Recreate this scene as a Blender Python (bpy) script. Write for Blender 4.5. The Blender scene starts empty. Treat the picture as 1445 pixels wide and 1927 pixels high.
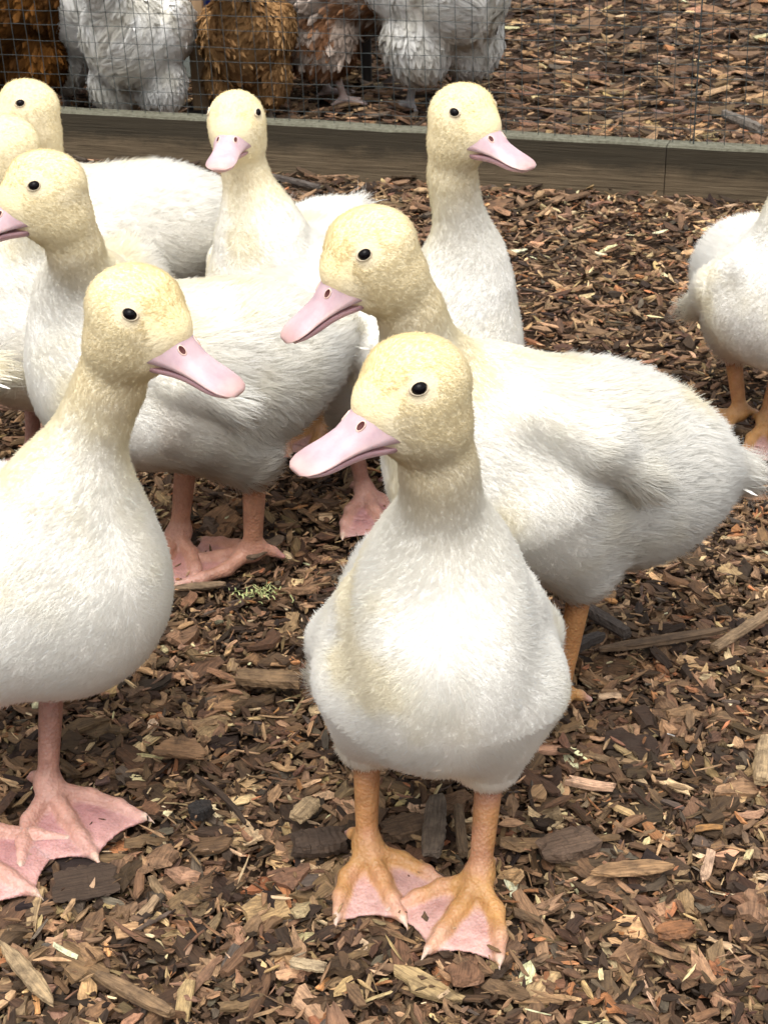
import bpy, math, random
import numpy as np
from mathutils import Matrix, Vector

# ------------------------------------------------------------------ camera, sky, sun, exposure
SC = bpy.context.scene
COL = SC.collection
IW, IH, FPX = 1445.0, 1927.0, 2895.0          # photograph frame, focal length in its pixels
PITCH, ROLL, CAMH = math.radians(27.0), math.radians(1.3), 0.642
_F = np.array([0, math.cos(PITCH), -math.sin(PITCH)])
_R0 = np.array([1.0, 0, 0]); _U0 = np.array([0, math.sin(PITCH), math.cos(PITCH)])
_R = math.cos(ROLL) * _R0 - math.sin(ROLL) * _U0
_U = math.cos(ROLL) * _U0 + math.sin(ROLL) * _R0
_C = np.array([0, 0, CAMH])
cam_d = bpy.data.cameras.new('camera'); cam = bpy.data.objects.new('camera', cam_d); COL.objects.link(cam)
cam_d.sensor_fit = 'HORIZONTAL'; cam_d.sensor_width = 36.0; cam_d.lens = FPX / IW * 36.0
cam_d.clip_start = 0.02; cam_d.clip_end = 200.0
cam_d.dof.use_dof = True; cam_d.dof.focus_distance = 0.86; cam_d.dof.aperture_fstop = 80.0
cam.matrix_world = Matrix(((_R[0], _U[0], -_F[0], 0), (_R[1], _U[1], -_F[1], 0), (_R[2], _U[2], -_F[2], CAMH), (0, 0, 0, 1)))
SC.camera = cam

SUN_EL, SUN_AZ = math.radians(68), math.radians(190)      # azimuth clockwise from +Y
world = bpy.data.worlds.new('World'); SC.world = world; world.use_nodes = True
wn = world.node_tree; bg = wn.nodes['Background']
sky = wn.nodes.new('ShaderNodeTexSky'); sky.sky_type = 'NISHITA'; sky.sun_disc = False
sky.sun_elevation = SUN_EL; sky.sun_rotation = SUN_AZ; sky.dust_density = 4.0; sky.air_density = 1.2
hsv = wn.nodes.new('ShaderNodeHueSaturation'); hsv.inputs['Saturation'].default_value = 0.10
wn.links.new(sky.outputs[0], hsv.inputs['Color']); wn.links.new(hsv.outputs[0], bg.inputs['Color'])
bg.inputs['Strength'].default_value = 0.15
sun_d = bpy.data.lights.new('sun', 'SUN'); sun = bpy.data.objects.new('sun', sun_d); COL.objects.link(sun)
sun_d.energy = 1.45; sun_d.angle = math.radians(50); sun_d.color = (1.0, 0.945, 0.86)
_sd = Vector((math.sin(SUN_AZ) * math.cos(SUN_EL), math.cos(SUN_AZ) * math.cos(SUN_EL), math.sin(SUN_EL)))
sun.rotation_euler = _sd.to_track_quat('Z', 'Y').to_euler()
SC.view_settings.view_transform = 'Standard'; SC.view_settings.look = 'None'
SC.view_settings.exposure = 0.82; SC.view_settings.gamma = 1.0; SC.view_settings.use_curve_mapping = False
SC.render.engine = 'CYCLES'
SC.cycles.max_bounces = 8; SC.cycles.diffuse_bounces = 6; SC.cycles.transparent_max_bounces = 8
SC.cycles_curves.shape = 'RIBBONS'

def ray(u, v): return _F + (u - IW / 2) / FPX * _R - (v - IH / 2) / FPX * _U
def gnd(u, v, z=0.0):
    d = ray(u, v); return _C + d * (z - CAMH) / d[2]
def at(u, v, Y):
    d = ray(u, v); return _C + d * Y / d[1]

rng = np.random.default_rng(7); random.seed(7)

# ------------------------------------------------------------------ numeric helpers
def vnoise(P, scale, seed=0):
    """lattice value noise in 0..1 for an (n,3) array"""
    Q = np.asarray(P, dtype=np.float64) * scale + 31.7 + seed * 17.13
    i = np.floor(Q).astype(np.int64); f = Q - i; f = f * f * (3 - 2 * f)
    def hsh(a, b, c):
        h = (a * 374761393 + b * 668265263 + c * 2147483647 + seed * 974634777) & 0xffffffff
        h = ((h ^ (h >> 13)) * 1274126177) & 0xffffffff
        return ((h ^ (h >> 16)) & 0xffff) / 65535.0
    r = 0
    for dx in (0, 1):
        for dy in (0, 1):
            for dz in (0, 1):
                w = (f[:, 0] if dx else 1 - f[:, 0]) * (f[:, 1] if dy else 1 - f[:, 1]) * (f[:, 2] if dz else 1 - f[:, 2])
                r = r + w * hsh(i[:, 0] + dx, i[:, 1] + dy, i[:, 2] + dz)
    return r
def fbm(P, scale, seed=0, o=3):
    r = 0; a = 0.5; t = 0
    for k in range(o):
        r = r + a * vnoise(P, scale * 2 ** k, seed + k * 5); t += a; a *= 0.5
    return r / t
def sstep(a, b, x):
    t = np.clip((x - a) / (b - a), 0, 1); return t * t * (3 - 2 * t)
def nrm(v):
    v = np.asarray(v, dtype=float); return v / (np.linalg.norm(v, axis=-1, keepdims=True) + 1e-12)
def mix(a, b, t):
    t = np.asarray(t)[..., None]; return np.asarray(a) * (1 - t) + np.asarray(b) * t

def ell(P, c, r, M=None):
    q = P - np.asarray(c, dtype=P.dtype)
    if M is not None: q = q @ np.asarray(M, dtype=P.dtype)        # columns of M = the local axes
    r = np.asarray(r, dtype=P.dtype)
    k0 = np.linalg.norm(q / r, axis=1); k1 = np.linalg.norm(q / (r * r), axis=1) + 1e-9
    return k0 * (k0 - 1) / k1
def cap(P, a, b, ra, rb):
    a = np.asarray(a, dtype=P.dtype); b = np.asarray(b, dtype=P.dtype)
    ab = b - a; t = np.clip(((P - a) @ ab) / max(float(ab @ ab), 1e-12), 0, 1)
    return np.linalg.norm(P - a - t[:, None] * ab, axis=1) - (ra + (rb - ra) * t)
def tri(P, a, b, c):
    a, b, c = [np.asarray(x, dtype=P.dtype) for x in (a, b, c)]
    ba, cb, ac = b - a, c - b, a - c; n = np.cross(ba, ac)
    pa, pb, pc = P - a, P - b, P - c
    ins = (np.sign(pa @ np.cross(ba, n)) + np.sign(pb @ np.cross(cb, n)) + np.sign(pc @ np.cross(ac, n))) < 2
    def e(pp, ee):
        t = np.clip(pp @ ee / (ee @ ee), 0, 1); q = ee * t[:, None] - pp; return (q * q).sum(1)
    return np.sqrt(np.where(ins, np.minimum(np.minimum(e(pa, ba), e(pb, cb)), e(pc, ac)), (pa @ n) ** 2 / (n @ n)))
def smin(a, b, k):
    h = np.maximum(k - np.abs(a - b), 0) / k; return np.minimum(a, b) - h * h * k * 0.25

def field(P, prims):
    d = None
    for p in prims:
        if p[0] == 'e': x = ell(P, *p[1])
        elif p[0] == 'c': x = cap(P, *p[1])
        else: x = p[1](P)
        d = x if d is None else smin(d, x, p[2])
    return d

def surface(f, lo, hi, h):
    """naive surface nets: vertices and quads of f = 0"""
    ax = [np.arange(lo[i], hi[i] + h, h, dtype=np.float32) for i in range(3)]
    n = [len(a) for a in ax]
    D = np.empty((n[0], n[1] * n[2]), dtype=np.float32)
    yy, zz = np.meshgrid(ax[1], ax[2], indexing='ij'); yz = np.stack([yy.ravel(), zz.ravel()], 1)
    step = max(1, 200000 // (n[1] * n[2]))
    for i in range(0, n[0], step):
        xs = ax[0][i:i + step]
        P = np.empty((len(xs), len(yz), 3), dtype=np.float32); P[:, :, 0] = xs[:, None]; P[:, :, 1:] = yz[None]
        D[i:i + step] = f(P.reshape(-1, 3)).reshape(len(xs), -1)
    D = D.reshape(n); S = D < 0
    m = [k - 1 for k in n]
    acc = np.zeros(m + [3], dtype=np.float32); cnt = np.zeros(m, dtype=np.float32)
    X = np.arange(n[0], dtype=np.float32)[:, None, None]; Y = np.arange(n[1], dtype=np.float32)[None, :, None]; Z = np.arange(n[2], dtype=np.float32)[None, None]
    cr = []
    for a in range(3):
        s0 = [slice(None)] * 3; s1 = [slice(None)] * 3; s0[a] = slice(0, -1); s1[a] = slice(1, None)
        d0 = D[tuple(s0)]; d1 = D[tuple(s1)]; c = S[tuple(s0)] != S[tuple(s1)]; cr.append((c, S[tuple(s0)]))
        t = np.where(c, d0 / np.where(c, d0 - d1, 1), 0)
        pos = [np.broadcast_to(g, D.shape)[tuple(s0)] for g in (X, Y, Z)]
        pos[a] = pos[a] + t; b, g = [q for q in range(3) if q != a]
        for ob in (0, 1):
            for og in (0, 1):
                sl = [slice(None)] * 3
                sl[b] = slice(ob, n[b] - 1 + ob); sl[g] = slice(og, n[g] - 1 + og); sl = tuple(sl)
                cc = c[sl]; cnt += cc
                for q in range(3): acc[..., q] += np.where(cc, pos[q][sl], 0)
    act = cnt > 0; idx = np.full(m, -1, dtype=np.int64); idx[act] = np.arange(act.sum())
    V = acc[act] / cnt[act][:, None] * h + np.array([ax[0][0], ax[1][0], ax[2][0]])
    quads = []
    for a in range(3):
        c, s0 = cr[a]; b, g = (a + 1) % 3, (a + 2) % 3
        I = np.argwhere(c); I = I[(I[:, b] > 0) & (I[:, g] > 0) & (I[:, b] < m[b]) & (I[:, g] < m[g])]
        if not len(I): continue
        ins = s0[tuple(I.T)]
        def cell(db, dg):
            J = I.copy(); J[:, b] += db; J[:, g] += dg; return idx[tuple(J.T)]
        q = np.stack([cell(-1, -1), cell(0, -1), cell(0, 0), cell(-1, 0)], 1)
        q[~ins] = q[~ins][:, ::-1]; quads.append(q)
    Q = np.concatenate(quads); Q = Q[(Q >= 0).all(1)]
    return V.astype(np.float64), Q

def grad(f, P, e=6e-4):
    P = P.astype(np.float64); g = np.empty_like(P)
    for i in range(3):
        o = np.zeros(3); o[i] = e; g[:, i] = f(P + o) - f(P - o)
    return nrm(g)

def mesh_from(name, V, F, mats, smooth=True, col=None, fmat=None, gco=None):
    """F: (n,k) array or a list of such arrays"""
    me = bpy.data.meshes.new(name)
    Fs = F if isinstance(F, list) else [F]
    V = np.asarray(V, dtype=np.float32)
    me.vertices.add(len(V)); me.vertices.foreach_set('co', V.ravel())
    tot = np.concatenate([np.full(len(f), f.shape[1]) for f in Fs]).astype(np.int32)
    vi = np.concatenate([f.ravel() for f in Fs]).astype(np.int32)
    st = np.concatenate([[0], np.cumsum(tot)[:-1]]).astype(np.int32)
    me.loops.add(len(vi)); me.loops.foreach_set('vertex_index', vi)
    me.polygons.add(len(tot)); me.polygons.foreach_set('loop_start', st); me.polygons.foreach_set('loop_total', tot)
    me.polygons.foreach_set('use_smooth', np.full(len(tot), smooth))
    for m in (mats if isinstance(mats, (list, tuple)) else [mats]): me.materials.append(m)
    if fmat is not None: me.polygons.foreach_set('material_index', np.asarray(fmat, dtype=np.int32))
    if col is not None:
        a = me.attributes.new('col', 'FLOAT_COLOR', 'POINT')
        c = np.ones((len(V), 4), dtype=np.float32); c[:, :3] = col; a.data.foreach_set('color', c.ravel())
    if gco is not None:
        a = me.attributes.new('gco', 'FLOAT_VECTOR', 'POINT'); a.data.foreach_set('vector', np.asarray(gco, dtype=np.float32).ravel())
    me.update(); me.validate()
    return me
def link(name, me, parent=None):
    o = bpy.data.objects.new(name, me); COL.objects.link(o); o.parent = parent; return o
def tag(o, label=None, cat=None, group=None, kind=None):
    if label: o['label'] = label
    if cat: o['category'] = cat
    if group: o['group'] = group
    if kind: o['kind'] = kind
    return o
def empty(name, loc, rz, s=1.0, label=None, cat=None, group=None):
    o = bpy.data.objects.new(name, None); COL.objects.link(o); o.empty_display_size = 0.05
    o.location = loc; o.rotation_euler = (0, 0, rz); o.scale = (s, s, s)
    return tag(o, label, cat, group)

# ------------------------------------------------------------------ materials
def mat(name):
    m = bpy.data.materials.new(name); m.use_nodes = True; nt = m.node_tree
    return m, nt, nt.nodes['Principled BSDF'], nt.nodes['Material Output']
def attr(nt, name):
    n = nt.nodes.new('ShaderNodeAttribute'); n.attribute_name = name; return n
def noise(nt, scale, detail=4, rough=0.6, vec=None, dist=0.0):
    n = nt.nodes.new('ShaderNodeTexNoise'); n.inputs['Scale'].default_value = scale; n.inputs['Detail'].default_value = detail
    n.inputs['Roughness'].default_value = rough; n.inputs['Distortion'].default_value = dist
    if vec is not None: nt.links.new(vec, n.inputs['Vector'])
    return n
def ramp(nt, fac, stops):
    r = nt.nodes.new('ShaderNodeValToRGB'); e = r.color_ramp.elements
    while len(e) < len(stops): e.new(0.5)
    for k, (p, c) in enumerate(stops):
        e[k].position = p; e[k].color = (*c, 1) if len(c) == 3 else c
    nt.links.new(fac, r.inputs[0]); return r
def mixc(nt, a, b, fac, mode='MIX'):
    n = nt.nodes.new('ShaderNodeMix'); n.data_type = 'RGBA'; n.blend_type = mode
    for sock, val in ((n.inputs[6], a), (n.inputs[7], b), (n.inputs[0], fac)):
        if hasattr(val, 'links'): nt.links.new(val, sock)
        else: sock.default_value = val if not isinstance(val, tuple) or len(val) == 4 else (*val, 1)
    return n.outputs[2]
def bump(nt, h, strength, dist, bsdf):
    b = nt.nodes.new('ShaderNodeBump'); b.inputs['Strength'].default_value = strength; b.inputs['Distance'].default_value = dist
    nt.links.new(h, b.inputs['Height']); nt.links.new(b.outputs[0], bsdf.inputs['Normal'])
def mapping(nt, vec, sc):
    m = nt.nodes.new('ShaderNodeMapping'); m.inputs['Scale'].default_value = sc; nt.links.new(vec, m.inputs['Vector']); return m.outputs[0]

def mat_down(name, transl=0.30, nmix=0.96):
    """down strands: the stored skin normal softens the shading so strands read as plumage"""
    m, nt, b, out = mat(name); nt.nodes.remove(b)
    c = attr(nt, 'col'); sn = attr(nt, 'sn')
    vt = nt.nodes.new('ShaderNodeVectorTransform'); vt.vector_type = 'NORMAL'; vt.convert_from = 'OBJECT'; vt.convert_to = 'WORLD'
    nt.links.new(sn.outputs['Vector'], vt.inputs[0])
    geo = nt.nodes.new('ShaderNodeNewGeometry')
    mx = nt.nodes.new('ShaderNodeMix'); mx.data_type = 'VECTOR'; mx.inputs[0].default_value = nmix
    nt.links.new(geo.outputs['Normal'], mx.inputs[4]); nt.links.new(vt.outputs[0], mx.inputs[5])
    nn = nt.nodes.new('ShaderNodeVectorMath'); nn.operation = 'NORMALIZE'; nt.links.new(mx.outputs[1], nn.inputs[0])
    d = nt.nodes.new('ShaderNodeBsdfDiffuse'); t = nt.nodes.new('ShaderNodeBsdfTranslucent'); ms = nt.nodes.new('ShaderNodeMixShader')
    for s in (d, t): nt.links.new(c.outputs['Color'], s.inputs['Color']); nt.links.new(nn.outputs[0], s.inputs['Normal'])
    ms.inputs[0].default_value = transl
    nt.links.new(d.outputs[0], ms.inputs[1]); nt.links.new(t.outputs[0], ms.inputs[2]); nt.links.new(ms.outputs[0], out.inputs[0])
    return m
M_DOWN = mat_down('down')
def mat_skin():
    m, nt, b, _ = mat('feather_skin'); c = attr(nt, 'col'); nt.links.new(c.outputs['Color'], b.inputs['Base Color'])
    b.inputs['Roughness'].default_value = 1.0; b.inputs['Specular IOR Level'].default_value = 0.0
    tc = nt.nodes.new('ShaderNodeTexCoord'); n = noise(nt, 260, 3, 0.7, tc.outputs['Object']); bump(nt, n.outputs[0], 0.5, 0.002, b)
    return m
M_SKIN = mat_skin()
def mat_leg():
    m, nt, b, _ = mat('leg_skin'); c = attr(nt, 'col'); tc = nt.nodes.new('ShaderNodeTexCoord')
    n = noise(nt, 90, 4, 0.65, tc.outputs['Object']); r = ramp(nt, n.outputs[0], [(0.25, (0.70, 0.62, 0.60)), (0.75, (1.12, 1.10, 1.08))])
    cc = mixc(nt, c.outputs['Color'], r.outputs[0], 1.0, 'MULTIPLY')
    n2 = noise(nt, 420, 2, 0.5, tc.outputs['Object']); r2 = ramp(nt, n2.outputs[0], [(0.70, (0, 0, 0)), (0.80, (1, 1, 1))])
    cc = mixc(nt, cc, (0.20, 0.12, 0.09), mixc(nt, (0, 0, 0), (0.5, 0.5, 0.5), r2.outputs[0]))
    nt.links.new(cc, b.inputs['Base Color']); b.inputs['Roughness'].default_value = 0.5
    b.inputs['Subsurface Weight'].default_value = 0.25; b.inputs['Subsurface Radius'].default_value = (0.006, 0.002, 0.001); b.inputs['Subsurface Scale'].default_value = 0.5
    v = nt.nodes.new('ShaderNodeTexVoronoi'); v.inputs['Scale'].default_value = 480; nt.links.new(tc.outputs['Object'], v.inputs['Vector'])
    ad = nt.nodes.new('ShaderNodeMath'); ad.operation = 'ADD'; nt.links.new(v.outputs[0], ad.inputs[0]); nt.links.new(n.outputs[0], ad.inputs[1])
    bump(nt, ad.outputs[0], 0.5, 0.0011, b); return m
M_LEG = mat_leg()
def mat_bill():
    m, nt, b, _ = mat('bill_horn'); c = attr(nt, 'col'); tc = nt.nodes.new('ShaderNodeTexCoord')
    n = noise(nt, 70, 4, 0.6, tc.outputs['Object']); r = ramp(nt, n.outputs[0], [(0.3, (0.80, 0.74, 0.78)), (0.7, (1.05, 1.05, 1.05))])
    nt.links.new(mixc(nt, c.outputs['Color'], r.outputs[0], 1.0, 'MULTIPLY'), b.inputs['Base Color'])
    rr = ramp(nt, n.outputs[0], [(0.3, (0.48,) * 3), (0.7, (0.62,) * 3)]); nt.links.new(rr.outputs[0], b.inputs['Roughness'])
    b.inputs['Subsurface Weight'].default_value = 0.3; b.inputs['Subsurface Radius'].default_value = (0.006, 0.0025, 0.002); b.inputs['Subsurface Scale'].default_value = 0.5
    n2 = noise(nt, 350, 3, 0.6, tc.outputs['Object']); bump(nt, n2.outputs[0], 0.2, 0.0006, b); return m
M_BILL = mat_bill()
def mat_plain(name, col, rough=0.5, var=0.0, scale=60, spec=0.5):
    m, nt, b, _ = mat(name); b.inputs['Roughness'].default_value = rough; b.inputs['Specular IOR Level'].default_value = spec
    if var:
        tc = nt.nodes.new('ShaderNodeTexCoord'); n = noise(nt, scale, 4, 0.6, tc.outputs['Object'])
        r = ramp(nt, n.outputs[0], [(0.3, tuple(x * (1 - var) for x in col)), (0.7, tuple(min(1, x * (1 + var)) for x in col))])
        nt.links.new(r.outputs[0], b.inputs['Base Color']); bump(nt, n.outputs[0], 0.3, 0.002, b)
    else: b.inputs['Base Color'].default_value = (*col, 1)
    return m
M_EYE = mat_plain('eye_gloss', (0.004, 0.003, 0.004), 0.22, spec=0.12)
M_LID = mat_plain('eyelid_skin', (0.60, 0.50, 0.36), 0.8, 0.15, 600)
M_NOSE = mat_plain('nostril_dark', (0.07, 0.010, 0.008), 0.7)
M_RIM = mat_plain('nostril_rim', (0.72, 0.50, 0.42), 0.5, 0.1, 500)
M_CLAW = mat_plain('claw_horn', (0.50, 0.38, 0.31), 0.4, 0.15, 500)
M_FEATH = mat_plain('white_feather', (.90, .88, .82), 0.9, 0.06, 300, 0.1)
M_COMB = mat_plain('comb_red', (0.45, 0.03, 0.02), 0.5, 0.2, 200)

def mat_chip():
    m, nt, b, _ = mat('bark_chip'); c = attr(nt, 'col'); g = attr(nt, 'gco')
    mp = mapping(nt, g.outputs['Vector'], (55, 700, 700))
    n = noise(nt, 1.0, 4, 0.65, mp); r = ramp(nt, n.outputs[0], [(0.28, (0.42, 0.38, 0.36)), (0.50, (0.95, 0.95, 0.95)), (0.74, (1.45, 1.40, 1.30))])
    cc = mixc(nt, c.outputs['Color'], r.outputs[0], 1.0, 'MULTIPLY')
    n2 = noise(nt, 95, 4, 0.7, g.outputs['Vector']); r2 = ramp(nt, n2.outputs[0], [(0.45, (0, 0, 0)), (0.72, (0.75, 0.75, 0.75))])
    cc = mixc(nt, cc, (0.040, 0.026, 0.018), r2.outputs[0]); nt.links.new(cc, b.inputs['Base Color'])
    b.inputs['Roughness'].default_value = 0.78; b.inputs['Specular IOR Level'].default_value = 0.28
    ad = nt.nodes.new('ShaderNodeMath'); ad.operation = 'ADD'; nt.links.new(n.outputs[0], ad.inputs[0]); nt.links.new(n2.outputs[0], ad.inputs[1])
    bump(nt, ad.outputs[0], 0.7, 0.0015, b); return m
M_CHIP = mat_chip()
def mat_soil():
    m, nt, b, _ = mat('soil'); tc = nt.nodes.new('ShaderNodeTexCoord')
    n = noise(nt, 60, 8, 0.75, tc.outputs['Object']); r = ramp(nt, n.outputs[0], [(0.3, (0.018, 0.011, 0.007)), (0.55, (0.055, 0.034, 0.022)), (0.8, (0.13, 0.080, 0.050))])
    nt.links.new(r.outputs[0], b.inputs['Base Color']); b.inputs['Roughness'].default_value = 0.95; b.inputs['Specular IOR Level'].default_value = 0.1
    n2 = noise(nt, 260, 5, 0.8, tc.outputs['Object']); bump(nt, n2.outputs[0], 1.0, 0.006, b); return m
M_SOIL = mat_soil()
def mat_board():
    m, nt, b, _ = mat('weathered_board'); tc = nt.nodes.new('ShaderNodeTexCoord')
    mp = mapping(nt, tc.outputs['Object'], (7, 60, 260)); n = noise(nt, 1.0, 8, 0.78, mp, 0.5)
    r = ramp(nt, n.outputs[0], [(0.30, (0.020, 0.014, 0.009)), (0.44, (0.095, 0.070, 0.043)), (0.58, (0.150, 0.112, 0.070)), (0.72, (0.20, 0.150, 0.095))])
    # damp dark band along the upper part of the face, with a ragged edge
    sx = nt.nodes.new('ShaderNodeSeparateXYZ'); nt.links.new(tc.outputs['Object'], sx.inputs[0])
    mp2 = mapping(nt, tc.outputs['Object'], (16, 30, 40)); n2 = noise(nt, 1.0, 5, 0.7, mp2)
    mm = nt.nodes.new('ShaderNodeMath'); mm.operation = 'MULTIPLY_ADD'; mm.inputs[1].default_value = 0.05; nt.links.new(n2.outputs[0], mm.inputs[0]); nt.links.new(sx.outputs['Z'], mm.inputs[2])
    rb = ramp(nt, mm.outputs[0], [(0.060, (0, 0, 0)), (0.082, (0.85, 0.85, 0.85))])
    cc = mixc(nt, r.outputs[0], (0.032, 0.027, 0.018), rb.outputs[0])
    geo = nt.nodes.new('ShaderNodeNewGeometry'); sn = nt.nodes.new('ShaderNodeSeparateXYZ'); nt.links.new(geo.outputs['True Normal'], sn.inputs[0])
    rt = ramp(nt, sn.outputs['Z'], [(0.45, (0, 0, 0)), (0.75, (1, 1, 1))])
    n3 = noise(nt, 130, 5, 0.7, tc.outputs['Object']); r3 = ramp(nt, n3.outputs[0], [(0.3, (0.075, 0.070, 0.048)), (0.55, (0.155, 0.150, 0.110)), (0.8, (0.24, 0.235, 0.18))])
    cc = mixc(nt, cc, r3.outputs[0], rt.outputs[0]); nt.links.new(cc, b.inputs['Base Color'])
    b.inputs['Roughness'].default_value = 0.85; b.inputs['Specular IOR Level'].default_value = 0.2
    bump(nt, n.outputs[0], 0.8, 0.005, b); return m
M_BOARD = mat_board()
def mat_timber(name, lo, hi, sc=(40, 40, 3)):
    m, nt, b, _ = mat(name); tc = nt.nodes.new('ShaderNodeTexCoord'); mp = mapping(nt, tc.outputs['Object'], sc); n = noise(nt, 1.0, 6, 0.7, mp, 0.6)
    r = ramp(nt, n.outputs[0], [(0.3, lo), (0.7, hi)]); nt.links.new(r.outputs[0], b.inputs['Base Color']); b.inputs['Roughness'].default_value = 0.8
    bump(nt, n.outputs[0], 0.4, 0.003, b); return m
M_POST = mat_timber('pale_timber', (0.24, 0.15, 0.08), (0.42, 0.29, 0.17))
M_DARKWOOD = mat_timber('dark_timber', (0.012, 0.010, 0.009), (0.035, 0.028, 0.022))
M_WIRE = mat_plain('galvanised_wire', (0.055, 0.065, 0.065), 0.5, 0.35, 40)
M_WIRE.node_tree.nodes['Principled BSDF'].inputs['Metallic'].default_value = 0.5
M_BLUE = mat_plain('blue_plastic', (0.012, 0.03, 0.22), 0.45, 0.1, 20)
M_GREY = mat_plain('grey_block', (0.20, 0.22, 0.20), 0.9, 0.25, 60)

# ------------------------------------------------------------------ ground
def ground_z(x, y):
    P = np.stack([x, y, np.zeros_like(x)], 1)
    return (fbm(P, 3.0, 3) - 0.5) * 0.018 + (fbm(P, 14.0, 9) - 0.5) * 0.008
def build_ground():
    xs = np.concatenate([[-60, -20, -8, -4], np.linspace(-2.4, 2.4, 161), [4, 8, 20, 60]])
    ys = np.concatenate([[-40, -10, -3, -1], np.linspace(0.1, 6.0, 200), [9, 16, 30, 80]])
    X, Y = np.meshgrid(xs, ys, indexing='ij'); x = X.ravel(); y = Y.ravel()
    z = ground_z(x, y) - 0.006
    i = np.arange(len(xs) - 1)[:, None] * len(ys) + np.arange(len(ys) - 1)[None]
    i = i.ravel(); Q = np.stack([i, i + len(ys), i + len(ys) + 1, i + 1], 1)
    o = link('ground', mesh_from('ground', np.stack([x, y, z], 1), Q, M_SOIL)); tag(o, kind='structure')
build_ground()

PAL = np.array([[.034, .020, .012], [.086, .049, .027], [.148, .085, .047], [.220, .131, .072], [.31, .190, .104], [.45, .285, .150], [.64, .46, .27], [.36, .160, .070], [.11, .082, .060]])
PW = np.array([.15, .20, .19, .15, .13, .085, .03, .035, .035]); PW = PW / PW.sum()

def chips(n, xr, yr, med, sig, seed, name, label, keep=None, seg=False, flat=0.22, zlift=0.010, pw=PW, dim=1.0, yaw_bias=None, slim=1.0):
    """n thin irregular splinters and flakes of bark lying at random on the ground, as one mesh"""
    r = np.random.default_rng(seed)
    x = r.uniform(*xr, n); y = r.uniform(*yr, n)
    if keep is not None:
        k = keep(x, y, r); x = x[k]; y = y[k]; n = len(x)
    L = med * np.exp(r.normal(0, sig, n)); L = np.clip(L, med * .3, med * 2.7)
    Wd = L * np.clip(r.lognormal(-1.08, .45, n), .10, .75) * slim; T = np.clip(Wd * r.uniform(.10, .36, n), .0006, .0042)
    if seg:
        ns = 4; u = np.linspace(-.5, .5, ns + 1); tpl = []
        for lay in (1, -1):
            for a in range(ns + 1):
                for b_ in (-1, 0, 1): tpl.append((u[a], b_ * .5, lay * .5))
        tpl = np.array(tpl); nv = len(tpl); o = 3 * (ns + 1)
        F = []
        for a in range(ns):
            for b_ in range(2):
                p = a * 3 + b_; F.append((p, p + 3, p + 4, p + 1)); F.append((o + p, o + p + 1, o + p + 4, o + p + 3))
            p = a * 3; F.append((p, o + p, o + p + 3, p + 3)); p = a * 3 + 2; F.append((p, p + 3, o + p + 3, o + p))
        for b_ in range(2):
            p = b_; F.append((p, p + 1, o + p + 1, o + p)); p = ns * 3 + b_; F.append((p, o + p, o + p + 1, p + 1))
        F = np.array(F)
    else:
        ang = [(-.5, -.10), (-.22, -.5), (.26, -.44), (.5, .06), (.20, .5), (-.28, .42)]
        tpl = np.array([(a, b_, .5) for a, b_ in ang] + [(a, b_, -.5) for a, b_ in ang]); nv = 12
        F = np.array([(0, 1, 2, 3), (0, 3, 4, 5), (9, 8, 7, 6), (11, 10, 9, 6)] + [(i, 6 + i, 6 + (i + 1) % 6, (i + 1) % 6) for i in range(6)])
    V = np.broadcast_to(tpl, (n, nv, 3)).copy()
    h2 = nv // 2
    jx = r.normal(0, .075, (n, h2)); jy = r.normal(0, .13, (n, h2)); jz = r.normal(0, .16, (n, nv))
    V[:, :h2, 0] += jx; V[:, h2:, 0] += jx * .8 + r.normal(0, .02, (n, h2)); V[:, :h2, 1] += jy; V[:, h2:, 1] += jy * .8
    V[:, :, 2] += jz
    tap = 1 - (r.uniform(0, .75, n)[:, None]) * np.abs(V[:, :, 0] * 2) ** r.uniform(1, 3, n)[:, None]
    V[:, :, 1] *= np.clip(tap, .1, 1.3); V[:, :, 1] += r.normal(0, .25, n)[:, None] * (V[:, :, 0] ** 2) * 2
    bend = r.normal(0, .10, n)[:, None] * L[:, None]; cup = np.abs(r.normal(0, .18, n))[:, None] * Wd[:, None]
    P = np.empty_like(V)
    P[:, :, 0] = V[:, :, 0] * L[:, None]; P[:, :, 1] = V[:, :, 1] * Wd[:, None]
    P[:, :, 2] = V[:, :, 2] * T[:, None] + bend * (V[:, :, 0] ** 2) * 2 - cup * (V[:, :, 1] ** 2) * 2
    g = P + r.uniform(-50, 50, (n, 1, 3))
    yaw = r.uniform(0, 2 * np.pi, n) if yaw_bias is None else np.where(r.random(n) < .55, r.normal(0, .45, n), r.uniform(0, 2 * np.pi, n))
    pit = r.normal(0, flat, n); rol = r.normal(0, flat * 1.3, n)
    cy, sy, cp, sp, cr_, sr = np.cos(yaw), np.sin(yaw), np.cos(pit), np.sin(pit), np.cos(rol), np.sin(rol)
    X, Y, Z = P[:, :, 0], P[:, :, 1], P[:, :, 2]
    Y, Z = Y * cr_[:, None] - Z * sr[:, None], Y * sr[:, None] + Z * cr_[:, None]
    X, Z = X * cp[:, None] - Z * sp[:, None], X * sp[:, None] + Z * cp[:, None]
    X, Y = X * cy[:, None] - Y * sy[:, None], X * sy[:, None] + Y * cy[:, None]
    z = ground_z(x, y) - .004 + r.random(n) ** 1.3 * zlift
    V = np.stack([X + x[:, None], Y + y[:, None], Z + z[:, None]], 2).reshape(-1, 3)
    F = (F[None] + (np.arange(n) * nv)[:, None, None]).reshape(-1, 4)
    ci = r.choice(len(PAL), n, p=pw); c = PAL[ci] * np.exp(r.normal(0, .25, (n, 1))) * np.exp(r.normal(0, .05, (n, 3))) * dim
    col = np.repeat(np.clip(c, .01, .75), nv, 0)
    me = mesh_from(name, V, F, M_CHIP, smooth=False, col=col, gco=g.reshape(-1, 3))
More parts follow.
